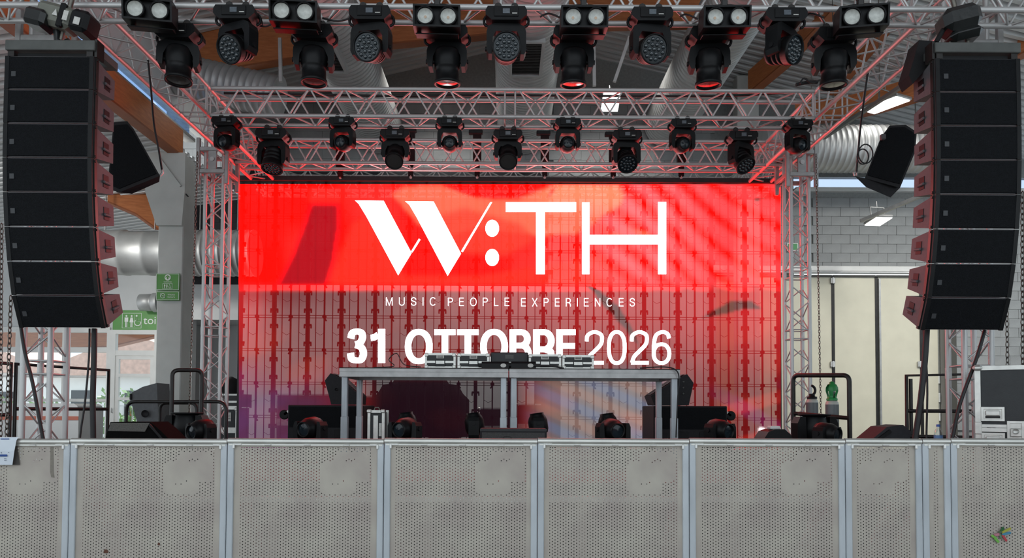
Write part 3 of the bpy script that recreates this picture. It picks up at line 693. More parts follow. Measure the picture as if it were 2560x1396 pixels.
# dark thorn shapes: pixels off
for poly in ([(1436, 700), (1480, 716), (1500, 728), (1475, 726)], [(1470, 712), (1500, 728), (1548, 768), (1585, 830), (1600, 870), (1560, 820), (1510, 765)], [(1752, 797), (1785, 776), (1830, 752), (1880, 752), (1905, 775), (1860, 772), (1810, 786)],
             [(622, 462), (640, 462), (655, 480), (663, 524), (652, 500)], [(652, 462), (662, 462), (664, 486)], [(1872, 508), (1896, 494), (1945, 488), (1945, 494), (1900, 500)], [(1366, 498), (1378, 474), (1392, 466), (1380, 486)]):
    C = mixc(C, (.018, .003, .002), mask(poly, 1)*.85)
C *= (1 - .10*(np.abs(((gxs-SX0) % 42.3) - 21) < 2))[..., None]
vs = []; 
for j in range(ny):
    for i in range(nx):
        p = S(gxs[j, i], gys[j, i]) - LO; vs.append((p.x, p.y, p.z))
fs = [(j*nx+i, (j+1)*nx+i, (j+1)*nx+i+1, j*nx+i+1) for j in range(ny-1) for i in range(nx-1)]
me = bpy.data.meshes.new('display'); me.from_pydata(vs, [], fs); me.materials.append(LEDM)
ca = me.color_attributes.new('Col', 'FLOAT_COLOR', 'POINT'); ca.data.foreach_set('color', np.concatenate([C.reshape(-1, 3), np.ones((nx*ny, 1))], 1).astype('f').ravel())
put('display', me, led)
# cabinet frames behind the pixels
BARM = mat('led_frame', rgb(.03, .03, .032), .6, .2, .15, 20)
px = [SX0 + 3 + (SX1-SX0-6)*i/64 for i in range(65)]
zt, zb = S(1280, 460).z - LO.z, .0
for i, x in enumerate(px):
    p = S(x, 700); xx = p.x - LO.x
    w, dp = ((.052, .06) if i % 4 == 0 else (.020, .03) if i % 2 == 0 else (.010, .012))
    MB().span((xx-w/2, .02, zb), (xx+w/2, .02+dp, zt)).build('upright_bar', BARM, led)
xa, xb = S(SX0, 700).x - LO.x, S(SX1, 700).x - LO.x
m = MB(); zc = zt
while zc > .2:
    for dz in (0, -.035): MB().span((xa, .03, zc+dz-.004), (xb, .036, zc+dz+.004)).build('cross_bar', BARM, led)
    for i, x in enumerate(px):
        xx = S(x, 700).x - LO.x
        if i % 4 == 2: m.lathe([(.032, 0), (.032, .03)], 8, Matrix.Translation((xx, .05, zc-.017)) @ Matrix.Rotation(PI/2, 4, 'X')); m.bar((xx, .04, zc-.04), (xx+.03*(1 if i % 8 == 2 else -1), .04, zc-.08), .02, .02)
        elif i % 4 == 0:
            for e in (-.14, .09):
                q_ = .03 if i == 0 else -.03 if i == 64 else 0
                m.box((xx+q_, .05, zc+e), (.11 - abs(q_)*1.6, .03, .03))
                for g_ in (-.05, .05):
                    if abs(xx + g_ - (xa+xb)/2) < (xb-xa)/2 - .01: m.box((xx+g_, .05, zc+e-.025), (.018, .02, .05))
        if i % 2 and i < 64:
            a, b = xx, S(px[i+1], 700).x - LO.x; m.tube([(a, .045, zc-.25), ((a+b)/2, .045, zc-.29), (b, .045, zc-.26)], .003, 4, False)
    zc -= .494
o = m.build('clamps', BARM, led); o['kind'] = 'stuff'
a, b = S(596, 447) - LO, S(1953, 460) - LO
hd = MB().span((a.x, -.06, b.z-.005), (b.x, .10, a.z+.03), ch=.006).build('top_bar', BARM, led)
# lettering
LW = glow('led_white', (1, .97, 1, 1), 5.0)
def poly(mb, pts):
    q = [S(x, y, .012) - LO for x, y in pts]; n = len(q); r = [p + Vector((0, .004, 0)) for p in q]
    return mb.add(q + r, [tuple(range(n)), tuple(range(2*n-1, n-1, -1))] + [(i, i+n, (i+1) % n + n, (i+1) % n) for i in range(n)])
k1 = lambda x, y: (580 + x*700/1879, 440 + y*520/1396)
k2 = lambda x, y: (1260 + x*700/1879, 440 + y*520/1396)
m = MB()
poly(m, [k1(*p) for p in ((825, 165), (1018, 167), (1205, 518), (1115, 668), (900, 270), (850, 188))])
poly(m, [k1(*p) for p in ((1201, 508), (1254, 421), (1265, 428), (1211, 514))])
poly(m, [k1(*p) for p in ((1162, 170), (1353, 172), (1537, 522), (1447, 672), (1240, 280), (1190, 195))])
poly(m, [k1(*p) for p in ((1537, 506), (1733, 177), (1746, 177), (1549, 512))])
for cy in (352, 548): poly(m, [k1(1746 + 46*math.cos(2*PI*i/28), cy + 57*math.sin(2*PI*i/28)) for i in range(28)])
poly(m, [k2(*p) for p in ((12, 177), (484, 177), (484, 242), (274, 242), (274, 660), (215, 660), (215, 242), (12, 242))])
poly(m, [k2(*p) for p in ((524, 178), (574, 178), (574, 396), (1034, 396), (1034, 175), (1089, 175), (1089, 660), (1034, 660), (1034, 459), (574, 459), (574, 660), (524, 660))])
m.build('logo', LW, led)
def crv(pts, k=8):
    out = []
    for i in range(len(pts)-1):
        a, b, c, e = pts[max(i-1, 0)], pts[i], pts[i+1], pts[min(i+2, len(pts)-1)]
        for q in range(k):
            t = q/k; out.append(tuple(.5*((2*b[n]) + (c[n]-a[n])*t + (2*a[n]-5*b[n]+4*c[n]-e[n])*t*t + (3*b[n]-a[n]-3*c[n]+e[n])*t**3) for n in (0, 1)))
    return out + [pts[-1]]
def ell(cx, cy, rx, ry, a0, a1, n=20, p=1.0):
    o = []
    for i in range(n+1):
        a = math.radians(a0 + (a1-a0)*i/n); c, s_ = math.cos(a), math.sin(a)
        o.append((cx + rx*math.copysign(abs(c)**p, c), cy + ry*math.copysign(abs(s_)**p, s_)))
    return o
def glyph(ch, t, th):
    """centre lines of a plain grotesque letter, cap height 1; t stem, th thin stroke; returns width, strokes"""
    h = t/2; k = th/2; T, B = 1-k, k
    if ch == 'I': return t, [[(h, 0), (h, 1)]]
    if ch == '1': w = .36 + t*.35; return w, [[(w-h, 0), (w-h, 1)], [(0, .74), (.10, .75), (w-t, .82)]]
    if ch == 'M': w = .78 + t*.5; return w, [[(h, 0), (h, 1)], [(w-h, 0), (w-h, 1)], [(h*.9, 1), (w/2, 0+k*.6), (w-h*.9, 1)]]
    if ch == 'N': w = .66 + t*.4; return w, [[(h, 0), (h, 1)], [(w-h, 0), (w-h, 1)], [(h, 1), (w-h, 0)]]
    if ch == 'U': w = .66 + t*.4; return w, [[(h, 1), (h, .34)] + ell(w/2, .33, w/2-h, .33-k, 180, 360, 16)[1:] + [(w-h, 1)]]
    if ch == 'L': w = .52 + t*.3; return w, [[(h, 0), (h, 1)], [(h, B), (w, B)]]
    if ch == 'E': w = .56 + t*.3; return w, [[(h, 0), (h, 1)], [(h, B), (w, B)], [(h, .52), (w*.95, .52)], [(h, T), (w*.98, T)]]
    if ch == 'T': w = .60 + t*.35; return w, [[(w/2, 0), (w/2, 1)], [(0, T), (w, T)]]
    if ch == 'X': w = .66 + t*.3; return w, [[(h, 0), (w-h, 1)], [(h, 1), (w-h, 0)]]
    if ch == 'O': w = .80 + t*.35; return w, [ell(w/2, .5, w/2-h, .5-k+.01, 0, 360, 36, .92)]
    if ch == '0': w = .54 + t*.35; return w, [ell(w/2, .5, w/2-h, .5-k+.01, 0, 360, 36, .86)]
    if ch == 'C': w = .74 + t*.3; return w, [ell(w/2, .5, w/2-h, .5-k+.01, 42, 318, 28, .92)]
    if ch in 'PR':
        w = .60 + t*.35; b = .53 if ch == 'P' else .50; c = (1+b)/2 - k*.5; ry = (T-b+k*.5)/2 if False else (T - (b-k))/2
        m = T - ry; s_ = [[(h, 0), (h, 1)], [(h, T), (w-h-ry*.9, T)] + ell(w-h-ry*.9, m, ry*.9, ry, 90, -90, 14)[1:] + [(h, m-ry)]]
        if ch == 'R': s_.append(crv([(w*.52, m-ry), (w*.80, .36), (w-h*1.05, .22), (w-h*.7, 0)], 6))
        return w, s_
    if ch == 'B':
        w = .62 + t*.35; m = .53; r1 = (T-m)/2; r2 = (m-B)/2
        return w, [[(h, 0), (h, 1)], [(h, T), (w-h-r1-.03, T)] + ell(w-h-r1-.03, T-r1, r1, r1, 90, -90, 12)[1:] + [(h, m)], [(h, m), (w-h-r2*.9, m)] + ell(w-h-r2*.9, m-r2, r2*.9, r2, 90, -90, 12)[1:] + [(h, B)]]
    if ch == 'S':
        w = .62 + t*.35; L, R = h, w-h
        return w, [crv([(R-.01, .72), (R-.05, .86), (w*.5, T+.01), (L+.05, .87), (L+.01, .74), (L+.07, .61), (w*.5, .52), (R-.06, .42), (R, .27), (R-.06, .12), (w*.5, B-.01), (L+.05, .12), (L-.01, .29)])]
    if ch == '3':
        w = .50 + t*.45; L, R = h, w-h
        return w, [crv([(L, .72), (L+.05, .88), (w*.5, T+.01), (R-.06, .88), (R-.03, .74), (R-.10, .60), (w*.42, .545)]), crv([(w*.42, .53), (R-.06, .45), (R, .28), (R-.06, .11), (w*.5, B-.01), (L+.03, .12), (L-.01, .29)])]
    if ch == '2':
        w = .52 + t*.35; L, R = h, w-h
        return w, [crv([(L, .68), (L+.03, .86), (w*.5, T+.01), (R-.03, .88), (R, .72), (R-.05, .57), (w*.52, .40), (L+.08, .24), (L+.01, B)]), [(L-.02, B), (w, B)]]
    if ch == '6':
        w = .53 + t*.35; L, R = h, w-h
        return w, [ell(w/2, .32, w/2-h, .32-k+.01, 0, 360, 30, .9), crv([(L, .34), (L+.01, .62), (L+.07, .86), (w*.54, T+.01), (R-.05, .90), (R-.01, .77)])]
    return .3, []
def led_text(s, x0, y0, x1, y1, t, sp, th=None, name='letter'):
    th = th or t; W_ = []; tot = 0
    for ch in s: w, st = glyph(ch, t, th); W_.append((tot, w, st)); tot += w + sp
    tot -= sp
    for off, w, st in W_:
        m = MB()
        for line in st:
            closed = len(line) > 20 and abs(line[0][0]-line[-1][0]) + abs(line[0][1]-line[-1][1]) < 1e-6
            if closed: line = line[:-1]
            n = len(line); L, R = [], []
            for i, p in enumerate(line):
                a = line[i-1] if (closed or i > 0) else p; b = line[(i+1) % n] if (closed or i < n-1) else p
                def nrm(u, v):
                    dx, dy = v[0]-u[0], v[1]-u[1]; q = math.hypot(dx, dy) or 1; return (-dy/q, dx/q)
                if a == p: nn = nrm(p, b); ml = 1
                elif b == p: nn = nrm(a, p); ml = 1
                else:
                    n1_, n2_ = nrm(a, p), nrm(p, b); nn = (n1_[0]+n2_[0], n1_[1]+n2_[1]); q = math.hypot(*nn) or 1; nn = (nn[0]/q, nn[1]/q); ml = 1/max(.45, nn[0]*n1_[0]+nn[1]*n1_[1])
                hw = (th + (t-th)*abs(nn[0]))/2*ml; L.append((p[0]+nn[0]*hw, p[1]+nn[1]*hw)); R.append((p[0]-nn[0]*hw, p[1]-nn[1]*hw))
            f = lambda p: S(x0 + (off+p[0])/tot*(x1-x0), y1 - p[1]*(y1-y0), .012) - LO
            vs = [f(p) for p in L] + [f(p) for p in R]
            m.add(vs, [(i, (i+1) % n, n+(i+1) % n, n+i) for i in range(n if closed else n-1)])
        if m.v: m.build(name, LW, led)
for s_, x0, x1, y0 in (('MUSIC', 965, 1090, 744), ('PEOPLE', 1120, 1273, 745), ('EXPERIENCES', 1303, 1587, 746)): led_text(s_, x0, y0, x1, y0+20.5, .082, .82)
led_text('31', 868, 823, 963, 908, .215, .11, .17); led_text('OTTOBRE', 1012, 824, 1440, 910, .205, .05, .165); led_text('2026', 1462, 827, 1678, 912, .112, .09, .105)

# ------------------------------------------------------------------ moving heads
# prototype geometry hangs from (0,0,0) down; the lens of a head at rest looks straight down
PVS = {'wash': -.385, 'spot': -.325, 'beam': -.385}
def mover_meshes(kind):
    g = {}; pv = PVS[kind]; ab = pv - .07
    g['base'] = MB().prism([(-.165, -.045), (.165, -.045), (.185, -.08), (.185, -.12), (.13, -.17), (-.13, -.17), (-.185, -.12), (-.185, -.08)], -.115, .115).box((0, -.118, -.10), (.22, .012, .085), ch=.004).mesh('base', BLKM)
    g['clamp'] = MB().box((0, 0, -.025), (.045, .05, .06), ch=.006).tube([(0, -.03, .0), (0, .03, .0)], .034, 8).mesh('clamp', BLKG)
    g['display'] = MB().box((0, -.126, -.098), (.062, .006, .044)).mesh('display', SCREENG)
    g['indicator'] = MB().box((.075, -.126, -.118), (.045, .005, .007)).mesh('indicator', WHITEL)
    hp = [(.06*math.cos(a), .048*math.sin(a)) for a in [PI/2 - PI*i/8 for i in range(9)]]
    g['handle'] = MB().tube([(.165 + x*.62, 0, -.125 + z) for x, z in hp], .013, 6).mesh('handle', BLK)
    U = [(-.165, -.20), (-.11, -.172), (.11, -.172), (.165, -.20), (.178, -.25), (.178, ab+.04), (.16, ab), (.128, ab), (.122, -.30), (.095, -.245), (-.095, -.245), (-.122, -.30), (-.128, ab), (-.16, ab), (-.178, ab+.04), (-.178, -.25)]
    g['yoke'] = MB().prism(U, -.06, .06).mesh('yoke', BLKM)
    g['pivot'] = MB().tube([(-.19, 0, pv), (.19, 0, pv)], .022, 8).mesh('pivot', BLK)
    if kind == 'wash':
        g['head'] = MB().lathe([(.05, .13), (.10, .125), (.112, .10), (.112, .07), (.106, .065), (.106, .05), (.114, .045), (.114, .02), (.108, .015), (.108, 0), (.117, -.005), (.118, -.03), (.112, -.035), (.112, -.045), (.122, -.05), (.124, -.105), (.128, -.11), (.128, -.135), (.116, -.135), (.114, -.118)], 26, cap=True).mesh('head', BLKM)
        g['lens'] = MB().lathe([(.0, -.12), (.115, -.12)], 26, cap=False).mesh('lens', GLASSD)
        m = MB()
        for ringn, rr in ((1, 0), (6, .042), (12, .083)):
            for i in range(ringn):
                a = 2*PI*i/ringn + (.26 if ringn == 12 else 0); m.lathe([(.019, -.121), (.016, -.130), (.008, -.134), (.001, -.135)], 8, Matrix.Translation((rr*math.cos(a), rr*math.sin(a), 0)))
        g['lens_cells'] = m.mesh('lens_cells', LENSC)
    elif kind == 'spot':
        g['head'] = MB().lathe([(.04, .115), (.10, .105), (.116, .08), (.118, .02), (.116, -.03), (.110, -.045), (.110, -.06), (.103, -.065), (.105, -.10), (.107, -.165), (.117, -.17), (.117, -.198), (.104, -.198), (.10, -.182)], 26, cap=True).box((0, .1, .02), (.12, .04, .16), ch=.01).mesh('head', BLKM)
        g['lens'] = MB().lathe([(.001, -.190), (.05, -.189), (.103, -.184)], 26, cap=False).mesh('lens', mat('front_lens', rgb(.05, .048, .046), .12, 0, .1, 9, spec=.9) if 'front_lens' not in MATS else MATS['front_lens'])
    else:
        g['head'] = MB().lathe([(.05, .125), (.10, .115), (.115, .07), (.115, -.03), (.10, -.075), (.082, -.10), (.082, -.125), (.07, -.125), (.066, -.105)], 24, cap=True).mesh('head', BLKM)
        g['lens'] = MB().lathe([(.001, -.118), (.035, -.114), (.066, -.106)], 24, cap=False).mesh('lens', GLASSD)
    return g
MG = {k: mover_meshes(k) for k in ('wash', 'spot', 'beam')}
MG['beam_small'] = MG['beam']
def mover(kind, loc, tilt, pan, label, group, scale=1.0, floor=False, ypan=0.0):
    g = MG[kind]; r = thing('moving_head', label, 'stage light', loc, group); r.scale = (scale,)*3
    if floor: r.rotation_euler = (PI, 0, 0)
    b = put('base', g['base'], r)
    for x in (-.075, .075):
        o = put('clamp', g['clamp'], r, (x, 0, -.0)) if not floor else put('foot', FOOT, r, (x*1.5, 0, 0))
    put('display', g['display'], b); put('indicator', g['indicator'], b)
    for s in (0, PI): o = put('handle', g['handle'], r); o.rotation_euler = (0, 0, s)
    y = put('yoke', g['yoke'], r); y.rotation_euler = (0, 0, math.radians(pan))
    h = put('head', g['head'], r, (0, 0, PVS[kind])); h.rotation_euler = Euler((math.radians(tilt), 0, math.radians(pan)), 'XYZ')
    put('lens', g['lens'], h)
    if 'lens_cells' in g: put('lens_cells', g['lens_cells'], h)
    p = put('pivot', g['pivot'], y)
    return r
FOOT = MB().lathe([(.02, -.045), (.024, -.01), (.024, 0)], 8).mesh('foot', BLK)
for i, (px, tl, pn) in enumerate([(597, -62, -22), (930, -72, -10), (1266, -76, 2), (1625, -68, 8), (1955, -74, 38)]):
    p = W(px, 1, DA0); p.z = hz - .005; p.y = DA0
    mover('wash', p, tl, pn, f'black wash moving head with round cell lens, front truss, {ORD[i]} of five', 'wash moving heads on the front truss', .93)
for i, (px, tl, pn) in enumerate([(450, -4, 14), (787, 2, 10), (1119, 6, 0), (1434, 8, 0), (1771, 6, -6), (2083, 4, -10)]):
    p = W(px, 42, DA1); p.z = hz - .03; p.y = DA1
    mover('spot', p, tl, pn, f'black spot moving head pointing down under the front truss, {ORD[i]} of six', 'spot moving heads under the front truss', .98)
for i, (px, tl, pn) in enumerate([(568, -78, -14), (858, -80, -12), (1125, -82, 2), (1419, -84, 2), (1705, -80, 8), (1993, -76, 18)]):
    p = W(px, 286, DB0); p.z = hz - .01; p.y = DB0
    mover('beam', p, tl, pn, f'small black moving head facing forward under the middle truss, {ORD[i]} of six', 'small moving heads on the middle truss', .80)
for i, (px, tl, pn) in enumerate([(685, -16, -8), (990, -42, 0), (1270, -42, 2), (1565, -44, 4), (1852, -38, 30)]):
    p = W(px, 312, DB1); p.z = hz - .03; p.y = DB1
    mover('wash' if i in (0, 3, 4) else 'spot', p, tl, pn, f'black moving head hanging low under the middle truss, {ORD[i]} of five', 'larger moving heads on the middle truss', .93 if i else 1.0)
# blinders
BL = {}
BL['housing'] = MB().span((-.20, -.10, -.09), (.20, -.085, -.075)).span((-.20, -.10, .075), (.20, -.085, .09)).span((-.20, -.10, -.075), (-.185, -.085, .075)).span((.185, -.10, -.075), (.20, -.085, .075)).span((-.20, -.085, -.09), (.20, .10, -.08)).span((-.20, -.085, .08), (.20, .10, .09)).span((-.20, -.085, -.08), (-.19, .10, .08)).span((.19, -.085, -.08), (.20, .10, .08)).span((-.19, -.05, -.08), (.19, -.03, .08)).mesh('housing', BLKM)
BL['lamp'] = MB().lathe([(.001, -.022), (.03, -.020), (.055, -.012), (.066, 0)], 22, Matrix.Rotation(-PI/2, 4, 'X') @ Matrix.Scale(-1, 4, (0, 0, 1)), cap=False).mesh('lamp', LENSW)
BL['reflector_ring'] = MB().lathe([(.064, 0), (.078, -.012), (.078, .02), (.066, .02)], 22, Matrix.Rotation(PI/2, 4, 'X'), cap=False).mesh('ring', BLK)
BL['core'] = MB().lathe([(.001, .0), (.012, 0)], 12, Matrix.Rotation(PI/2, 4, 'X'), cap=False).mesh('core', LENSO)
BL['bracket'] = MB().tube([(-.16, .03, .09), (-.15, .03, .12), (-.06, .03, .135), (.06, .03, .135), (.15, .03, .12), (.16, .03, .09)], .012, 6).box((0, .03, .16), (.05, .05, .07), ch=.006).tube([(0, -.01, .21), (0, .07, .21)], .034, 8).mesh('bracket', BLKG)
BL['flap'] = MB().span((-.185, -.02, -.125), (.185, .09, -.115), ch=.003).span((-.18, .06, -.115), (-.14, .08, -.09)).span((.14, .06, -.115), (.18, .08, -.09)).mesh('flap', BLK)
for i, (px, py, yaw) in enumerate([(376, 34, 10), (738, 38, 5), (1093, 50, 2), (1459, 52, 0), (1811, 52, -2), (2152, 50, -9)]):
    p = W(px, py, DA0-.06); r = thing('blinder', f'black two lamp blinder on the front truss, {ORD[i]} of six', 'stage light', p, 'two lamp blinders along the front truss', (math.radians(8), 0, math.radians(yaw)))
    r.scale = (.97,)*3; put('housing', BL['housing'], r)
    for x in (-.097, .097):
        l = put('lamp', BL['lamp'], r, (x, -.082, 0)); put('ring', BL['reflector_ring'], l); 
        if i in (2, 3, 4): put('core', BL['core'], l, (0, .018, 0))
    put('bracket', BL['bracket'], r); put('flap', BL['flap'], r)
# black straps and arms between the rear truss and the screen top
for i, (px, py0) in enumerate([(851, 372), (1027, 335), (1193, 340), (1362, 342), (1533, 345), (1703, 350)]):
    a, b = W(px, py0, 10.2), W(px, 446, 10.55); r = thing('rigging_arm', f'black rigging arm between rear truss and screen top, {ORD[i]} of six', 'rigging', a, 'rigging arms above the screen'); v = b - a
    MB().bar((0, 0, .06), v*.62, .12, .06, (0, 1, 0)).bar(v*.6, v*.95, .075, .04, (0, 1, 0)).build('strap', BLK, r)
    MB().box((-.02, 0, .05), (.20, .08, .06), ch=.01).build('hook', BLK, r)
    MB().tube([v*.92, v*.97, v], .022, 8).build('shackle', ALU, r)
# ------------------------------------------------------------------ line arrays
def line_array(px0, px1, pyt, side, name_side, sc=1.0):
    """side=+1: inner side faces +X (left array); boxes chained from the top"""
    d = 5.6; a, b = W(px0, pyt, d), W(px1, pyt, d); w = abs(b.x-a.x); cx = (a.x+b.x)/2; z = a.z; y = d
    h, dep = 86.6*d/FPX, .30
    prof = [(0, 0), (0, -h+.006), (dep, -h*.80), (dep, -h*.20)]
    words = ['topmost', 'second from top', 'third from top', 'fourth from top', 'fifth from top', 'sixth from top', 'seventh from top', 'lowest']
    tilts = [-.5, 0, 1, 3, 6, 9, 13, 22]
    for i, t in enumerate(tilts):
        r = thing('line_array_speaker', f'{words[i]} speaker box in the {name_side} hanging array', 'speaker', (cx, y, z), f'{name_side} line array boxes', (math.radians(t), 0, 0))
        MB().prism(prof, -w/2, w/2, plane='yz').build('cabinet', CAB, r)
        MB().span((-w/2+.006, -.012, -h+.012), (w/2-.006, .0, -.006), ch=.004).build('grille', GRILLE, r)
        MB().span((-w/2-.004, -.014, -h+.004), (-w/2+.03, -.004, -.002)).build('grille_edge', BLKM, r); MB().span((w/2-.03, -.014, -h+.004), (w/2+.004, -.004, -.002)).build('grille_edge', BLKM, r)
        s = side
        m = MB().span((s*w/2-.002*s, .01, -h+.004), (s*(w/2+.012), .045, -.004))
        m.build('rigging_strip', BLKG, r)
        m = MB()
        for zz in (-.02, -h+.02): m.tube([(-w/2-.02, .02, zz), (w/2+.02, .02, zz)], .010, 6)
        m.build('rigging_pin', BLKG, r)
        c = MB().span((s*w/2-.002*s, dep*.50, -h*.69), (s*(w/2+.004), dep*.76, -h*.31), ch=.001).build('handle_cup', BLK, r)
        MB().span((s*w/2, dep*.47, -h*.585), (s*(w/2+.02), dep*.79, -h*.50), ch=.006).build('handle_bar', CAB, c)
        MB().span((-w/2+.05 if s > 0 else -w/2+.06, -.016, -h*.62), (-w/2+.085 if s > 0 else -w/2+.095, -.012, -h*.47)).build('badge', BADGE, r)
        t_ = math.radians(t); y += h*math.sin(t_); z -= h*math.cos(t_)
    f = thing('flying_frame', f'grey flying frame on top of the {name_side} hanging array', 'rigging', (cx, d, a.z), 'flying frames of the arrays')
    MB().span((-w/2-.004, -.02, .045), (w/2+.01, .05, .125), ch=.005).span((-w/2, .05, .05), (-w/2+.05, .32, .11)).span((w/2-.05, .05, .05), (w/2, .32, .11)).span((-w/2, .28, .05), (w/2, .34, .11)).span((-.05, -.01, .06), (.05, .6, .11)).build('beam', FRAMEG, f)
    MB().span((-w/2+.01, -.005, .0), (-w/2+.06, .06, .05)).build('bracket', BLKG, f); MB().span((w/2-.06, -.005, 0), (w/2-.01, .06, .05)).build('bracket', BLKG, f); MB().span((side*w/2, .0, .0), (side*(w/2+.02), .10, .14)).build('side_plate', BLKG, f)
    MB().span((-w/2+.07, .02, .0), (w/2-.07, .06, .035)).build('lower_bar', BLKM, f)
    return cx, a.z, y, z, w
LA = line_array(17, 236, 141, 1, 'left')
RA = line_array(2337, 2546, 147, -1, 'right')
# hoists above the arrays
c = W(165, 52, 5.85); h1 = thing('chain_hoist', 'grey and black chain hoist with warning labels above the left array', 'hoist', c, None, (0, math.radians(14), 0))
MB().box((-.06, 0, .0), (.30, .2, .19), ch=.035).build('motor', HOIST, h1)
MB().box((.16, 0, .0), (.16, .21, .18), ch=.03).box((.02, -.09, 0), (.05, .04, .2), ch=.01).build('gearbox', BLKM, h1)
MB().box((-.17, -.05, -.07), (.18, .2, .14), ch=.03).tube([(-.05, 0, -.1), (-.02, 0, -.18), (.03, 0, -.2), (.08, 0, -.16)], .03, 8).build('chain_bag', BAGM, h1)
MB().prism([(-.045, -.02), (.0, -.02), (-.022, .035)], -.113, -.110).build('warning_label', WHITEL, h1)
MB().span((.045, -.114, -.04), (.085, -.111, .04)).span((.14, -.114, -.05), (.19, -.110, .01)).build('type_label', WHITEL, h1)
MB().tube([(0, 0, .1), (0, 0, .35)], .02, 8).build('hook', STEEL, h1); MB().tube([(.0, 0, -.1), (0, 0, -.24)], .016, 6).build('load_chain', STEEL, h1)
c = W(2398, 62, 5.75); h2 = thing('chain_hoist', 'black covered chain hoist tilted above the right array', 'hoist', c, None, (0, math.radians(-12), math.radians(-8)))
MB().box((0, 0, .03), (.29, .24, .19), ch=.05).build('cover', BAGM, h2)
MB().box((.01, .01, -.10), (.26, .22, .10), ch=.045).build('chain_bag', BAGM, h2)
MB().tube([(0, 0, .12), (0, 0, .4)], .02, 8).build('hook', STEEL, h2); MB().tube([(-.1, 0, -.12), (-.09, 0, -.22), (-.03, 0, -.24)], .016, 6).build('chain_loop', STEEL, h2); MB().tube([(.03, 0, -.12), (.03, 0, -.25)], .016, 6).build('load_chain', STEEL, h2)
# cloth over the right array
d = 5.75; q = [W(*p, d) for p in ((2298, 100), (2345, 104), (2352, 122), (2330, 150), (2308, 180), (2282, 210), (2272, 188), (2284, 150))]
c = q[0]; n = len(q); m = MB(); vs = [p - c for p in q] + [p - c + Vector((.0, .16, 0)) for p in q]
m.add(vs, [tuple(range(n)), tuple(range(2*n-1, n-1, -1))] + [(i, i+n, (i+1) % n+n, (i+1) % n) for i in range(n)])
m.tube([W(2340, 106, d) - c, W(2352, 85, d) - c, W(2372, 50, d) - c], .02, 6)
o = m.build('cloth_cover', CLOTH, None, c); tag(o, 'black cloth hanging at the top inner corner of the right array', 'cloth')
# side fill speakers hung behind the arrays
def hung_speaker(pts, d, dep, label, cable):
    q = [W(x, y, d) for x, y in pts]; c = q[0]; n = len(q); r = thing('hung_speaker', label, 'speaker', c, 'speakers hung behind the arrays')
    v = [p - c for p in q]; back = Vector((-.06 if c.x < 0 else .06, dep, .04)); cen = sum(v, Vector())/n
    w_ = [cen + (p-cen)*.82 + back for p in v]
    MB().add(v + w_, [tuple(range(n)), tuple(range(2*n-1, n-1, -1))] + [(i, i+n, (i+1) % n+n, (i+1) % n) for i in range(n)]).build('cabinet', CABD, r)
    g = [cen + (p-cen)*.9 + Vector((0, -.008, 0)) for p in v]
    MB().add(g + [p + Vector((0, .008, 0)) for p in g], [tuple(range(n)), tuple(range(2*n-1, n-1, -1))] + [(i, i+n, (i+1) % n+n, (i+1) % n) for i in range(n)]).build('grille', GRILLE, r)
    return r, c
r, c = hung_speaker([(284, 306), (318, 303), (334, 322), (400, 440), (296, 482), (268, 470)], 7.4, .18, 'black speaker hung tilted behind the left array before the beam', None)
MB().add([p - c for p in (W(296, 482, 7.4), W(400, 440, 7.4), W(398, 455, 7.5), W(330, 485, 7.5))] + [p - c for p in (W(296, 482, 7.6), W(400, 440, 7.6), W(398, 455, 7.6), W(330, 485, 7.6))], [(0, 1, 2, 3), (7, 6, 5, 4), (0, 4, 5, 1), (2, 6, 7, 3), (1, 5, 6, 2), (0, 3, 7, 4)]).build('bottom_plate', CABD, r)
MB().tube([W(400, 440, 7.5) - c, W(407, 432, 7.5) - c, W(405, 424, 7.5) - c], .012, 6).build('shackle', ALU, r)
r, c = hung_speaker([(2202, 344), (2224, 314), (2264, 312), (2292, 330), (2288, 380), (2250, 470), (2162, 446), (2178, 405)], 7.4, .18, 'black speaker hung tilted behind the right array before the round duct', None)
MB().add([p - c for p in (W(2137, 441, 7.4), W(2162, 446, 7.4), W(2250, 470, 7.45), W(2226, 494, 7.45), W(2165, 468, 7.4))] + [p - c for p in (W(2137, 441, 7.6), W(2162, 446, 7.6), W(2250, 470, 7.6), W(2226, 494, 7.6), W(2165, 468, 7.6))], [(0, 1, 2, 3, 4), (9, 8, 7, 6, 5), (0, 5, 6, 1), (1, 6, 7, 2), (2, 7, 8, 3), (3, 8, 9, 4), (4, 9, 5, 0)]).build('bottom_plate', CABD, r)
MB().tube([W(2137, 440, 7.5) - c, W(2134, 432, 7.5) - c, W(2142, 430, 7.5) - c, W(2142, 440, 7.5) - c], .01, 6).build('shackle', ALU, r)
MB().box((W(2207, 343, 7.35) - c), (.05, .05, .06), ch=.01).build('handle', CAB, r)
# ------------------------------------------------------------------ cables and chains
def cable(pts, d, r, label, name='cable', group='black cables', n=6):
    q = [W(p[0], p[1], p[2] if len(p) > 2 else d) for p in pts]
    if len(q) > 2:                                   # smooth through the points
        out = []
        for i in range(len(q)-1):
            a, b, c2, e = q[max(i-1, 0)], q[i], q[i+1], q[min(i+2, len(q)-1)]
            for t in (0, .25, .5, .75): out.append(.5*((2*b) + (c2-a)*t + (2*a-5*b+4*c2-e)*t*t + (3*b-a-3*c2+e)*t**3))
        q = out + [q[-1]]
    c = q[0].copy(); return tag(MB().tube([p - c for p in q], r, n).build(name, CABLE, None, c), label, 'cable', group)
cable([(236, 822), (235, 900), (232, 1000), (233, 1092), (233, 1201)], 6.0, .022, 'thick black cable bundle dropping from the left array to the stage')
cable([(224, 822), (222, 900), (212, 1010), (200, 1094), (196, 1201)], 6.0, .008, 'thin black cable left of the thick bundle under the left array')
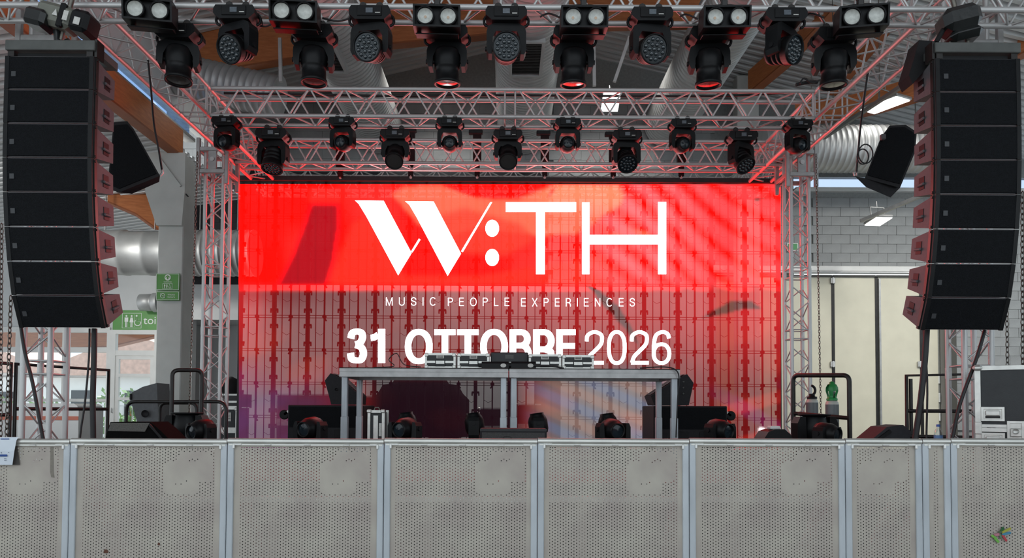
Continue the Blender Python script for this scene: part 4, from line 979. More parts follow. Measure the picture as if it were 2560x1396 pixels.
cable([(50, 800), (62, 880), (82, 960), (107, 1094), (128, 1201)], 6.0, .014, 'black cable slanting down across the left front tower')
cable([(2317, 822), (2312, 900), (2302, 1000), (2288, 1100), (2276, 1206)], 6.0, .024, 'thick black cable bundle dropping from the right array to the stage')
cable([(2308, 822), (2318, 950), (2316, 1094), (2314, 1204)], 6.1, .008, 'thin black cable beside the bundle under the right array')
cable([(2462, 826), (2440, 900), (2400, 1010), (2380, 1100), (2352, 1206)], 6.0, .014, 'black cable slanting down across the right front tower')
cable([(370, 150, 6.97), (378, 230, 7.1), (385, 310, 7.3), (396, 370, 7.4), (405, 426, 7.5)], 7.3, .010, 'black cable from the left side truss to the hung speaker')
cable([(2172, 165, 7.11), (2160, 250, 7.2), (2150, 330, 7.4), (2141, 432, 7.5)], 7.3, .010, 'black cable from the right side truss to the hung speaker')
for i, (cx, cy, rr) in enumerate([(2164, 385, 24), (2157, 392, 19)]):
    q = [W(cx + rr*.75*math.cos(a), cy + rr*math.sin(a), 7.3) for a in [2*PI*k/18 for k in range(19)]]; c = q[0].copy()
    tag(MB().tube([p - c for p in q], .007, 5).build('cable_loop', CABLE, None, c), ('larger' if i == 0 else 'smaller') + ' coiled cable loop beside the right hung speaker', 'cable', 'coiled cable loops')
cable([(560, 233), (760, 236), (980, 240), (1200, 238), (1500, 240), (1800, 240), (1960, 232)], DB1-.02, .014, 'black cable run lying along the middle truss')
for i, pts in enumerate([[(640, 62), (665, 66), (690, 56)], [(806, 45), (845, 53), (880, 44)], [(1150, 25), (1200, 24), (1230, 30)], [(1350, 42), (1372, 34), (1402, 45)], [(1700, 42), (1715, 36), (1745, 48)], [(2005, 52), (2025, 34), (2060, 44)]]):
    cable(pts, DA0+.05, .008, f'short black cable looping between lights on the front truss, {ORD[i]}', 'cable', 'short cables on the front truss')
cable([(2000, 210), (2010, 196), (2030, 208), (2052, 200), (2050, 212)], DB0, .010, 'tangle of black cable on top of the middle truss right end')
cable([(1990, 212), (2020, 206), (2044, 206)], DB0+.05, .02, 'black cable bundle lying on the middle truss right end')
cable([(1052, 918), (1010, 912), (992, 884), (972, 900), (985, 916), (935, 919)], 8.6, .006, 'thin cable lying on the left part of the table')
def chain(pts, d, rad, label):
    r = rad*.68
    q0, q1 = W(*pts[0], d), W(*pts[1], d); L = (q1-q0).length; rr = thing('chain', label, 'chain', q0, 'hoist chains'); m = MB(); k = int(L/(r*5.2)); dv = (q1-q0)
    for i in range(k):
        c = dv*(i+.5)/k; r = rad*.68; u = Vector((1, 0, 0)) if i % 2 else Vector((0, 1, 0)); z = dv.normalized()
        m.tube([c + u*(r*1.7*math.cos(a)) + z*(r*3.3*math.sin(a)) for a in [2*PI*j/8 for j in range(8)]], r*.62, 4, False, True)
    o = m.build('links', STEEL, rr); o['kind'] = 'stuff'
chain([(494, 380), (469, 1136)], 9.3, .011, 'steel chain hanging left of the left rear tower')
chain([(2040, 385), (2054, 1142)], 9.3, .010, 'thin steel chain hanging right of the right rear tower')
chain([(27, 740), (13, 1194)], 6.2, .013, 'steel chain hanging left of the left front tower')
chain([(4, 560), (1, 1180)], 6.6, .013, 'steel chain at the far left edge beside the left array')
chain([(2517, 740), (2519, 920)], 6.3, .012, 'steel chain hanging above the big flight case')
chain([(2556, 480), (2557, 925)], 6.4, .014, 'double looking steel chain at the far right edge')
# ------------------------------------------------------------------ table with cases
DT = 8.45; tz = W(1270, 921, DT).z
tx0, tx1, txm = W(848, 935, DT).x, W(1700, 935, DT).x, W(1272, 935, DT).x
def deck(x0, x1, label, legs):
    r = thing('riser_table', label, 'table', ((x0+x1)/2, DT, ST), 'stage risers used as table'); hx = (x1-x0)/2; t = tz - ST
    MB().span((-hx, 0, t-.03), (hx, 1.0, t), ch=.004).build('top_board', STAGEM, r)
    for y in (0.0, .96):
        MB().span((-hx, y, t-.11), (hx, y+.04, t-.075)).span((-hx, y+.008, t-.075), (hx, y+.032, t-.05)).span((-hx, y, t-.05), (hx, y+.04, t-.012)).build('edge_profile', ALUD, r)
    for x in (-hx, hx-.04): MB().span((x, .04, t-.11), (x+.04, .96, t-.012)).build('end_profile', ALUD, r)
    for x in (-hx+.055, hx-.055):
        for y in (.07, .93):
            m = MB().box((x, y, (t-.11)/2 + .0), (.068, .068, t-.11), ch=.006)
            for e in (-.02, 0, .02): m.span((x+e-.003, y-.037, .02), (x+e+.003, y-.034, t-.12))
            lg = m.build('leg', GALV, r); MB().box((x, y, .25), (.08, .08, .5), ch=.006).build('leg_sleeve', GALV, lg)
    return r
deck(tx0, txm-.006, 'left half of the tall aluminium riser table before the screen', 0)
deck(txm+.006, tx1, 'right half of the tall aluminium riser table before the screen', 0)
def flight_case(px0, py0, px1, py1, d, dep, label, group='small flight cases on the table', latch=True, lab=True, base=None):
    a, b = W(px0, py0, d), W(px1, py1, d); b.z = tz if base is None else base; w, h = b.x-a.x, a.z-b.z; r = thing('flight_case', label, 'case', ((a.x+b.x)/2, d, b.z), group)
    MB().span((-w/2+.008, .004, .01), (w/2-.008, dep, h-.008)).build('panel', CASEB, r)
    e = .026; m = MB()
    for x in (-w/2, w/2-e): m.span((x, 0, 0), (x+e, .02, h)).span((x, dep-.02, 0), (x+e, dep, h))
    m.span((-w/2, 0, h-e), (w/2, .02, h)).span((-w/2, 0, 0), (w/2, .02, e)).span((-w/2, 0, h-.012), (-w/2+e, dep, h)).span((w/2-e, 0, h-.012), (w/2, dep, h))
    m.span((-w/2+e, -.002, h*.36), (w/2-e, .015, h*.50)).build('edging', CASEA, r)
    for x in (-w/2+.02, w/2-.02):
        for z in (.02, h-.02): MB().box((x, .0, z), (.046, .02, .046), ch=.008).build('corner', CASEA, r)
    if latch: MB().span((-.06, -.012, h*.14), (.06, -.002, h*.56), ch=.004).build('latch', CASEB, r); MB().span((-.05, -.016, h*.3), (.05, -.012, h*.5)).build('latch_plate', CASEA, r)
    if lab: MB().span((-.045, -.004, h*.66), (.045, .003, h*.88)).build('label', WHITEL, r); m = MB(); [m.span((-.035, -.006, h*z), (.035, -.004, h*z+.006)) for z in (.72, .79)]; m.build('label_print', BLK, r)
    return r
flight_case(1062, 883, 1139, 921, 8.62, .4, 'small flight case on the table, far left of the row')
flight_case(1144, 884, 1223, 921, 8.62, .4, 'small flight case on the table, just left of the black box')
flight_case(1322, 886, 1403, 923, 8.62, .4, 'small flight case on the table, just right of the black box')
flight_case(1406, 888, 1485, 924, 8.62, .4, 'small flight case on the table, far right of the row')
a, b = W(1226, 881, 8.7), W(1321, 922, 8.7); b.z = tz; r = thing('black_case', 'taller black case in the middle of the table', 'case', ((a.x+b.x)/2, 8.7, b.z)); w, h = b.x-a.x, a.z-b.z
MB().span((-w/2, 0, 0), (w/2, .35, h), ch=.012).build('body', CASEB, r); MB().span((-.05, -.004, h*.62), (.05, .002, h*.84)).build('label', FRAMEG, r); MB().span((-w/2+.02, -.003, h*.40), (w/2-.02, .001, h*.43)).build('lid_seam', CASEA, r)
for i, (px0, px1) in enumerate([(1204, 1272), (1278, 1340)]):
    a, b = W(px0, 904, 8.5), W(px1, 923, 8.5); b.z = tz; r = thing('mixer', f'low black device with white oval badge on the table edge, {"left" if i == 0 else "right"} one', 'device', ((a.x+b.x)/2, 8.5, b.z), 'low black devices on the table'); w, h = b.x-a.x, a.z-b.z
    MB().prism([(0, 0), (0, h*.7), (.02, h), (.16, h), (.16, 0)], -w/2, w/2, plane='yz').build('body', BLKM, r)
    MB().lathe([(.001, 0), (.034, 0)], 18, Matrix.Translation((w/2-.065, -.003, h*.42)) @ Matrix.Rotation(PI/2, 4, 'X') @ Matrix.Scale(.7, 4, (0, 1, 0)), cap=False).build('badge', WHITEL, r)
    MB().box((-w/2-.02, .06, h*.5), (.05, .06, h*.5), ch=.006).build('plug', BLK, r)
cable([(1335, 915), (1380, 916), (1410, 922)], 8.5, .012, 'black cable end beside the low devices on the table')
cable([(1600, 921), (1660, 918), (1690, 926), (1698, 950), (1694, 1000), (1690, 1095)], 8.4, .008, 'black cable hanging down the right table leg')
# subwoofers and wedges
def sub(px0, py0, px1, d, label, wheel):
    a, b = W(px0, py0, d), W(px1, py0, d); w = b.x-a.x; h = a.z-ST; r = thing('subwoofer', label, 'speaker', ((a.x+b.x)/2, d, ST), 'subwoofers on the stage')
    MB().span((-w/2, 0, 0), (w/2, .8, h), ch=.01).build('cabinet', CABD, r)
    MB().span((-w/2+.02, -.006, .34), (w/2-.02, .004, h-.02)).build('grille', GRILLE, r)
    for x in (-.13, .22):
        for z in (.06, .2): MB().span((x-.10, -.008, z), (x+.10, .0, z+.11), ch=.006).build('port', BLK, r)
    wl = MB(); x = wheel*(w/2+.06)
    wl.lathe([(.055, -.02), (.065, -.015), (.065, .015), (.055, .02)], 16, Matrix.Translation((x, .05, h-.13)) @ Matrix.Rotation(PI/2, 4, 'X'))
    wl.build('wheel', BLK, r); MB().bar((wheel*w/2, .05, h-.08), (x, .05, h-.13), .04, .03).build('wheel_fork', CASEA, r)
    return r, (a.x+b.x)/2, d, a.z
sb1 = sub(720, 1013, 909, 9.6, 'black subwoofer on the stage left of the table', -1)
sb2 = sub(1634, 1015, 1818, 9.6, 'black subwoofer on the stage right of the table', 1)
def extr(name, label, pts, d, dep, m, faces=None, shift=(0, 0, 0), group=None):
    q = [W(x, y, d) for x, y in pts]; c = q[0].copy(); n = len(q); v = [p - c for p in q]; sh = Vector(shift) + Vector((0, dep, 0))
    r = thing(name, label, 'speaker', c, group)
    MB().add(v + [p + sh for p in v], [tuple(range(n)), tuple(range(2*n-1, n-1, -1))] + [(i, i+n, (i+1) % n+n, (i+1) % n) for i in range(n)]).build('cabinet', m, r)
    return r, v, sh
r, v, sh = extr('wedge_monitor', 'black wedge speaker tilted on the left subwoofer', [(828, 1012), (812, 952), (826, 934), (850, 944), (900, 990), (898, 1012)], 9.7, .45, CABD, group='wedge speakers on the subwoofers')
MB().add([v[2] + Vector((.01, .03, .008)), v[3] + Vector((.0, .03, .010)), v[4] + Vector((0, .03, .010)), v[4] + Vector((0, .42, .010)), v[3] + Vector((0, .42, .01)), v[2] + Vector((.01, .42, .008))], [(0, 1, 4, 5), (1, 2, 3, 4)]).build('grille', GRILLE, r)
MB().lathe([(.001, 0), (.018, 0), (.02, .01)], 10, Matrix.Translation(v[1] + Vector((.16, -.005, -.12))) @ Matrix.Rotation(PI/2, 4, 'X'), cap=False).build('socket', BLK, r)
r, v, sh = extr('wedge_monitor', 'black wedge speaker tilted on the right subwoofer', [(1636, 1014), (1627, 990), (1664, 966), (1694, 946), (1718, 936), (1734, 958), (1722, 1014)], 9.7, .45, CABD, group='wedge speakers on the subwoofers')
MB().add([v[1] + Vector((0, .03, .010)), v[3] + Vector((0, .03, .010)), v[4] + Vector((-.01, .03, .008)), v[4] + Vector((-.01, .42, .008)), v[3] + Vector((0, .42, .01)), v[1] + Vector((0, .42, .010))], [(0, 1, 4, 5), (1, 2, 3, 4)]).build('grille', GRILLE, r)
for dx, dz in ((.10, -.10), (.11, -.18), (.11, -.26)): MB().lathe([(.001, 0), (.014, 0), (.016, .01)], 10, Matrix.Translation(v[4] + Vector((-.03-dx*.2, -.005, dz))) @ Matrix.Rotation(PI/2, 4, 'X'), cap=False).build('socket', FRAMEG, r)
# floor monitors
r, v, sh = extr('floor_monitor', 'black floor wedge monitor at the left front of the stage', [(262, 1100), (268, 1080), (276, 1056), (376, 1056), (400, 1076), (424, 1100)], 6.6, .35, mat('monitor_black', rgb(.006, .006, .006), .85, 0, .1, 20, spec=.05), group='floor monitors at the stage front')
q = [W(x, y, 6.59) - W(262, 1100, 6.6) for x, y in ((270, 1078), (277, 1058), (374, 1058), (362, 1080))]
MB().add(q + [p + Vector((0, .01, 0)) for p in q], [(0, 1, 2, 3), (0, 4, 5, 1), (1, 5, 6, 2), (2, 6, 7, 3), (3, 7, 4, 0)]).build('grille', mat('monitor_grille', rgb(.10, .095, .085), .6, .1, .3, 120), r)
MB().bar(W(376, 1062, 6.6) - W(262, 1100, 6.6), W(408, 1098, 6.6) - W(262, 1100, 6.6), .05, .02).build('handle', BLK, r)
r, v, sh = extr('floor_monitor', 'grey black floor wedge monitor at the right front of the stage', [(2172, 1106), (2218, 1068), (2258, 1063), (2278, 1080), (2274, 1106)], 6.6, .30, mat('monitor_grey', rgb(.035, .036, .04), .6, 0, .1, 20, .1, 120, spec=.2), group='floor monitors at the stage front')
MB().bar(W(2196, 1100, 6.59) - W(2172, 1106, 6.6), W(2226, 1078, 6.59) - W(2172, 1106, 6.6), .02, .03).build('handle', BLK, r)
a, b = W(1200, 1072, 7.2), W(1367, 1105, 7.2)
r = thing('floor_monitor', 'wide low black monitor at the middle of the stage front', 'speaker', ((a.x+b.x)/2, 7.2, b.z), 'floor monitors at the stage front'); w, h = b.x-a.x, a.z-b.z
MB().span((-w/2, 0, -.2), (w/2, .3, h), ch=.006).build('cabinet', CABD, r); MB().span((-w/2+.02, -.006, -.18), (w/2-.02, .002, h*.70)).build('grille', mat('grey_grille', rgb(.045, .045, .044), .6, .1, .3, 120), r)
MB().span((-w/2, -.004, h*.78), (w/2, .0, h), ch=.001).build('top_edge', CASEB, r)
m = MB()
for k in range(8):
    t0, t1 = PI*k/8, PI*(k+1)/8; m.bar((-.06+.045*math.cos(t0)-.0, -.008, h*.18+.03*math.sin(t0)), (-.06+.045*math.cos(t1), -.008, h*.18+.03*math.sin(t1)), .003, .003)
m.build('emblem', BLK, r)
# the big side monitor at the left behind the low rail
r, v, sh = extr('stage_speaker', 'dark grey speaker leaning behind the low rail left of stage', [(366, 1124), (324, 996), (330, 982), (356, 968), (392, 958), (396, 1060), (385, 1124)], 10.6, .4, mat('speaker_grey', rgb(.11, .115, .12), .6, 0, .1, 20, .1, 120))
MB().lathe([(.001, 0), (.05, 0), (.055, .02)], 14, Matrix.Translation(W(364, 1035, 10.57) - W(366, 1124, 10.6)) @ Matrix.Rotation(PI/2, 4, 'X'), cap=False).build('horn', CABD, r)
MB().span(W(324, 985, 10.58) - W(366, 1124, 10.6), W(330, 1000, 10.6) - W(366, 1124, 10.6) + Vector((0, .3, 0))).build('edge_trim', BLK, r)
# floor moving heads
for i, (px, pn, tl) in enumerate([(776, -24, 96), (1012, -26, 96), (1532, 18, 96), (1800, 32, 96)]):
    p = W(px, 1090, 7.6); mover('beam', (p.x, 7.6, ST), tl, -pn, f'black moving head on the stage front facing out, {ORD[i]} of four', 'moving heads along the stage front', 1.0, True)
for i, px in enumerate((1018, 1186, 1345, 1520)):
    p = W(px, 1060, 9.2); mover('beam', (p.x, 9.2, ST), 8, 90, f'black moving head standing behind the table seen side on, {ORD[i]} of four', 'moving heads before the screen', 1.08, True)
p = W(502, 1085, 7.3); mover('beam', (p.x, 7.3, ST), 98, 30, 'black moving head lying low on the left of the stage, lens turned left', 'moving heads at the stage sides', .95, True)
p = W(2068, 1085, 7.3); mover('beam', (p.x, 7.3, ST), 96, -34, 'black moving head low on the right of the stage, lens turned right', 'moving heads at the stage sides', .95, True)
for px, py, d, lab in ((468, 1032, 8.0, 'bulky moving head with flat rim facing up, left, by the bent rail'), (2036, 1036, 7.9, 'bulky moving head with flat rim facing up, right, by the cylinders')):
    p = W(px, py, d); r = thing('moving_head', lab, 'stage light', (p.x, d, ST), 'moving heads at the stage sides'); H = p.z - ST; s = 1.05
    MB().box((0, 0, .09), (.42, .3, .14), ch=.03).build('base', BLKM, r)
    MB().prism([(-.20, .16), (.20, .16), (.22, .26), (.22, H-.10), (.19, H-.03), (.13, H-.03), (.12, .26), (-.12, .26), (-.13, H-.03), (-.19, H-.03), (-.22, H-.10), (-.22, .26)], -.09, .09).build('yoke', BLKM, r)
    hd = MB().lathe([(.06, .24), (.13, .28), (.145, H-.16), (.13, H-.06), (.115, H-.03)], 22).build('head', BLKM, r)
    MB().lathe([(.001, H-.03), (.115, H-.03), (.17, H-.012), (.17, H), (.001, H)], 22).build('lens_rim', BLK, hd)
r, v, sh = extr('floor_fan', 'low black device with pale handle at the right screen corner', [(1908, 1102), (1922, 1080), (1940, 1074), (1962, 1074), (1976, 1086), (1984, 1102)], 7.4, .3, BLKM)
MB().span(W(1926, 1074, 7.45) - W(1908, 1102, 7.4), W(1952, 1066, 7.45) - W(1908, 1102, 7.4) + Vector((0, .1, 0)), ch=.008).build('handle', WHITE, r)
# small rack case left of centre
a, b = W(919, 1026, 8.0), W(961, 1097, 8.0); w = b.x-a.x; h = a.z-ST
r = thing('rack_case', 'upright silver edged small rack case under the table left side', 'case', ((a.x+b.x)/2, 8.0, ST))
MB().span((-w/2+.02, .02, 0), (w/2-.02, .3, h-.02)).build('panel', CASEB, r); m = MB()
for x in (-w/2, w/2-.03): m.span((x, 0, 0), (x+.03, .03, h)).span((x, .27, 0), (x+.03, .3, h))
m.span((-w/2, 0, h-.03), (w/2, .03, h)).span((-.03, .005, h*.4), (.02, .02, h-.06)); m.build('edging', CASEA, r)
for x in (-w/2+.02, w/2-.02): MB().box((x, .0, h-.01), (.05, .05, .04), ch=.01).build('corner', CASEA, r)
MB().span((.03, .01, h*.5), (.06, .016, h*.75)).build('label', WHITEL, r)
MB().box((0, .01, h*.25), (.09, .03, .10), ch=.01).build('latch', CASEA, r); MB().tube([(-.03, .05, h), (-.02, .05, h+.03), (.02, .05, h+.03), (.03, .05, h)], .008, 6).build('handle', STEEL, r)
# things behind the screen
for i, (x0, y0, x1, y1, d) in enumerate([(1070, 1000, 1148, 1095, 12.2), (1490, 1060, 1560, 1095, 13), (690, 985, 870, 1095, 12.2), (905, 990, 980, 1095, 12.0), (1195, 1020, 1262, 1095, 12.4), (1290, 1010, 1360, 1095, 12.4)]):
    flight_case(x0, y0, x1, y1, d, .6, ['stacked black flight case seen through the screen under the table', 'dark case behind the screen right of the table middle', 'long dark case with pale edges seen through the screen at left', 'dark case seen through the screen behind the rack case', 'dark case behind the screen at the left middle leg', 'dark case behind the screen at the right middle leg'][i], 'cases behind the screen', False, False, ST)
tag(MB().lathe([(.0, .50), (.12, .52), (.24, .42), (.38, .40), (.47, .26), (.62, .24), (.70, .10), (.80, 0), (.80, -.6)], 11, Matrix.Scale(.4, 4, (0, 1, 0))).build('cloth_heap', CLOTH, None, W(1050, 1000, 11.7)), 'heap of black cloth behind the screen, upper left under the table', 'cloth')
tag(MB().span((-.23, 0, 0), (.23, .2, 1.5)).build('dark_board', CASEB, None, (W(1368, 1000, 13.2).x, 13.2, ST)), 'tall dark board standing behind the screen right of the middle legs', 'board')
# control cases on the left seen between tower and screen
flight_case(548, 1020, 592, 1096, 10.9, .5, 'grey rack case between the left rear tower and the screen', 'racks left of the screen', False, True, ST)
zz = W(550, 1020, 10.9).z
flight_case(552, 985, 600, 1018, 10.9, .5, 'upper black rack between the left rear tower and the screen', 'racks left of the screen', False, False, zz)
tag(MB().lathe([(.12, 0), (.16, .1), (.1, .22), (.02, .26)], 10).build('cable_heap', CLOTH, None, W(577, 985, 10.95)), 'heap of black cable on the rack left of the screen', 'cable')
# ------------------------------------------------------------------ guard rails
def pipe(pts3, r, label, extra=(), group='black guard rails', posts=True):
    c = Vector(pts3[0]); rt = thing('guard_rail', label, 'rail', c, group)
    MB().tube([Vector(p) - c for p in pts3], r, 8).build('frame', BLKG, rt)
    for p, q in extra: MB().tube([Vector(p) - c, Vector(q) - c], r*.9, 8).build('mid_rail', BLKG, rt)
    return rt
def bend(a, b, c, k=5):
    return [a*(1-t)**2 + b*2*t*(1-t) + c*t*t for t in [i/k for i in range(k+1)]]
def loop(px0, px1, pyt, d0, d1, rr=.10):
    a, b = W(px0, pyt, d0), W(px1, pyt, d1); lo = Vector((0, 0, -1)); e = (b-a).normalized()
    fa, fb = Vector((a.x, a.y, ST)), Vector((b.x, b.y, ST))
    return [fa] + bend(a + lo*rr, a, a + e*rr) + bend(b - e*rr, b, b + lo*rr) + [fb]
def rect(px0, py0, d0, px1, py1, d1): return W(px0, py0, d0), W(px1, py1, d1)
pts = loop(40, 272, 912, 8.5, 9.8, .02); a, b = W(40, 912, 8.5), W(272, 925, 9.8); a.z = b.z = (a.z+b.z)/2
pts = [Vector((a.x, a.y, ST)), a, b, Vector((b.x, b.y, ST))]
pipe(pts, .024, 'long black guard rail behind the left front tower', [(Vector((a.x, a.y, ST+.57)), Vector((b.x, b.y, ST+.57)))])
a2 = a - (b-a).normalized()*1.6; a3 = a - (b-a).normalized()*.06
pipe([Vector((a2.x, a2.y, ST)), a2, a3, Vector((a3.x, a3.y, ST))], .024, 'black guard rail at the far left edge of the stage', [(Vector((a2.x, a2.y, ST+.5)), Vector((a3.x, a3.y, ST+.5)))])
pipe(loop(431, 505, 926, 8.2, 8.4, .07), .024, 'tall narrow bent black rail left of the left rear tower')
pipe(loop(316, 566, 1005, 9.2, 8.9, .13), .022, 'long low bent black rail in front of the white pillar')
pipe(loop(400, 492, 1008, 9.6, 9.5, .10), .022, 'short low bent black rail in front of the white pillar')
pts = loop(1983, 2123, 939, 8.6, 8.0, .07); p0, p1 = pts[0], pts[-1]
pipe(pts, .026, 'bent black rail in front of the gas cylinders', [(Vector((p0.x, p0.y, W(1983, 1034, 8.6).z)), Vector((p1.x, p1.y, W(2123, 1046, 8.0).z)))])
a, b = W(2266, 940, 8.6), W(2440, 936, 8.2); a.z = b.z
pipe([Vector((a.x, a.y, ST)), a, b, Vector((b.x, b.y, ST))], .024, 'black guard rail behind the right front tower', [(Vector((a.x, a.y, ST+.60)), Vector((b.x, b.y, ST+.60))), (Vector((a.x, a.y, ST+.30)), Vector((b.x, b.y, ST+.30))), (Vector((a.x+.05, a.y, ST)), Vector((a.x+.05, a.y, a.z-.04)))])
# ------------------------------------------------------------------ gas cylinders, bottle, big flight case
def cylinder(px, d, r_, pyt, label, cap):
    c = W(px, pyt, d); r = thing('gas_cylinder', label, 'cylinder', (c.x, d, ST), 'gas cylinders at the right'); H = c.z - ST
    MB().lathe([(r_*.95, 0), (r_, .02), (r_, H-.055)], 22).build('body', CYLG, r)
    MB().lathe([(r_, H-.055), (r_*.93, H-.03), (r_*.7, H-.01), (r_*.4, H)], 22).build('shoulder', CYLW, r)
    if cap == 'green':
        prof = [(.060, H-.01), (.062, H+.012), (.050, H+.02), (.054, H+.05), (.068, H+.10), (.066, H+.14), (.048, H+.175), (.028, H+.185), (.03, H+.20), (.012, H+.212), (.001, H+.213)]
        n = 16; vs = []; fs = []
        for ri, (rr_, z) in enumerate(prof):
            for k in range(n): vs.append((rr_*math.cos(2*PI*k/n), rr_*math.sin(2*PI*k/n), z))
        for ri in range(len(prof)-1):
            for k in range(n):
                if 3 <= ri <= 5 and k in (14, 15, 0, 6, 7, 8): continue
                if 2 <= ri <= 3 and k in (11, 3): continue
                fs.append((ri*n+k, ri*n+(k+1) % n, (ri+1)*n+(k+1) % n, (ri+1)*n+k))
        m = MB().add(vs, fs, Matrix.Rotation(.2, 4, 'Z'), True); m.build('valve_cap', CAPG, r)
        MB().lathe([(.018, H), (.018, H+.06), (.028, H+.07), (.028, H+.10), (.012, H+.12)], 10).build('valve', ALU, r)
    else:
        m = MB().lathe([(.06, H-.01), (.06, H+0.0180), (.035, H+0.0210), (.035, H+0.0540)], 14)
        m.tube([(-.015+.055*math.cos(t), 0, H+0.0960+.062*math.sin(t)) for t in [-1.3+.3*k for k in range(10)]], .016, 6); m.build('valve_cap', BLK, r)
    return r
cylinder(2080, 8.3, .073, 1000, 'grey gas cylinder with green valve guard at right of stage', 'green')
cylinder(2030, 9.0, .073, 996, 'grey gas cylinder with black valve guard behind the right rear tower', 'black')
c = W(2346, 1102, 6.4); r = thing('water_bottle', 'clear plastic water bottle with blue label by the right monitor', 'bottle', c)
MB().lathe([(.032, -.12), (.036, -.10), (.036, .02), (.034, .06), (.030, .085), (.014, .11), (.014, .125)], 16).build('body', BOTTLE, r); MB().lathe([(.0365, -.0), (.0365, .045)], 16, cap=False).build('label', mat('bottle_label', s2l(110, 150, 200), .4), r); MB().lathe([(.016, .122), (.016, .142), (.001, .143)], 12).build('cap', mat('bottle_cap', s2l(70, 110, 190), .4), r)
bx_ = thing('small_case', 'low black box behind the barrier carrying the water bottle', 'case', (c.x, c.y, ST)); MB().span((-.12, -.10, 0), (.12, .12, c.z-.12-ST), ch=.006).build('body', CASEB, bx_); MB().span((-.125, -.105, .08), (.125, .125, .10)).build('edging', CASEA, bx_)
D = 5.95; a = W(2436, 916, D); w = 1.0; YAW = math.radians(-33)
r = thing('flight_case', 'big black flight case with silver edges at the right edge of the stage', 'case', (a.x, D, ST), None, (0, 0, YAW)); H = a.z - ST
def e(px, py):
    v = W(px, py, 1.0) - Vector((0, 0, EYE)); n_ = Vector((-math.sin(YAW), math.cos(YAW), 0)); t = n_.dot(Vector((a.x, D, 0)))/n_.dot(v); q = v*t
    return ((q.x-a.x)*math.cos(YAW) + (q.y-D)*math.sin(YAW), q.z + EYE - ST)
zs = e(2470, 1071)[1]
MB().span((.02, .01, 0), (w, .42, zs-.02)).build('base_panel', CASEB, r); MB().span((.02, .01, zs+.02), (w, .42, H-.02)).build('lid_panel', CASEB, r)
MB().span((0, 0, 0), (.04, .03, H)).build('corner_edging', CASEA, r); MB().span((0, .40, 0), (.04, .43, H)).build('corner_edging', CASEA, r); MB().span((0, 0, H-.035), (w, .03, H)).span((0, 0, H-.035), (.035, .42, H)).build('top_edging', CASEA, r)
MB().span((.04, -.004, zs-.03), (w, .015, zs+.0)).span((.04, -.002, zs+.006), (w, .015, zs+.03)).build('seam_edging', CASEA, r)
MB().box((.02, 0, H-.015), (.07, .05, .05), ch=.018).build('ball_corner', CASEA, r)
MB().box((.02, -.004, zs-.0), (.05, .02, .10), ch=.004).build('hinge_plate', CASEA, r)
def dish(x0, z0, x1, z1, nm):
    g = MB().span((x0, -.010, z0), (x1, -.003, z0+.02), ch=.002).span((x0, -.010, z1-.02), (x1, -.003, z1), ch=.002).span((x0, -.010, z0), (x0+.02, -.003, z1), ch=.002).span((x1-.02, -.010, z0), (x1, -.003, z1), ch=.002).span((x0+.02, -.002, z0+.02), (x1-.02, .004, z1-.02)).build(nm, CASEA, r)
    return g
x0, z1 = e(2452, 1018); x1, z0 = e(2512, 1054); g = dish(x0, z0, x1, z1, 'handle_dish'); MB().span((x0+.03, -.02, z0+.045), (x1-.03, -.008, z1-.03), ch=.006).build('handle_grip', CASEA, g); MB().span((x0+.03, -.006, z0+.025), (x1-.03, -.002, z0+.042)).build('recess', BLK, g)
x0, z1 = e(2453, 1082); x1, z0 = e(2513, 1118); g = dish(x0, z0, x1, z1, 'handle_dish'); MB().span((x0+.03, -.02, z0+.045), (x1-.03, -.008, z1-.03), ch=.006).build('handle_grip', CASEA, g)
x0, z1 = e(2517, 1053); x1, z0 = e(2562, 1106); g = dish(x0, z0, x1, z1, 'latch_dish'); MB().box(((x0+x1)/2, -.012, (z0+z1)/2-.01), (.08, .02, .07), ch=.008).lathe([(.001, 0), (.022, 0), (.022, .01)], 12, Matrix.Translation(((x0+x1)/2, -.024, (z0+z1)/2)) @ Matrix.Rotation(PI/2, 4, 'X'), cap=False).build('butterfly_latch', CASEA, g)
# ------------------------------------------------------------------ crowd barriers
DBAR = 4.69
BT = W(1265, 1097, DBAR).z           # top of the rail
PV_, PC_ = .0202, .0202*.8660
HOLE = .0039
# perforation with the solid emblem left out of it (coordinates in metres from the right panel edge / below the rail)
EK = 1/4/384*1.0
def in_emblem(u, v):
    """u leftwards from the emblem's right end, v downwards; numbers from the sheet itself (quarter pixels)"""
    x, y = u, v
    def rr(x0, y0, x1, y1, r):
        if not (x0 <= x <= x1 and y0 <= y <= y1): return False
        cx = min(max(x, x0+r), x1-r); cy = min(max(y, y0+r), y1-r)
        return (x-cx)**2 + (y-cy)**2 <= r*r or (x0+r <= x <= x1-r) or (y0+r <= y <= y1-r)
    if not (rr(643, 366, 972, 698, 40) or rr(776, 282, 1106, 572, 40)): return False
    def seg(a, b, c, d, w=11):
        dx, dy = c-a, d-b; L = dx*dx+dy*dy; t = max(0, min(1, ((x-a)*dx+(y-b)*dy)/L)) if L else 0
        return (x-a-t*dx)**2 + (y-b-t*dy)**2 < w*w
    for s in ((765, 280, 765, 588), (738, 488, 738, 582), (740, 590, 843, 590), (843, 588, 870, 560), (870, 560, 870, 380), (870, 378, 900, 355), (900, 355, 982, 355), (980, 350, 980, 700), (1008, 362, 1008, 458)):
        if seg(*s): return False
    return True
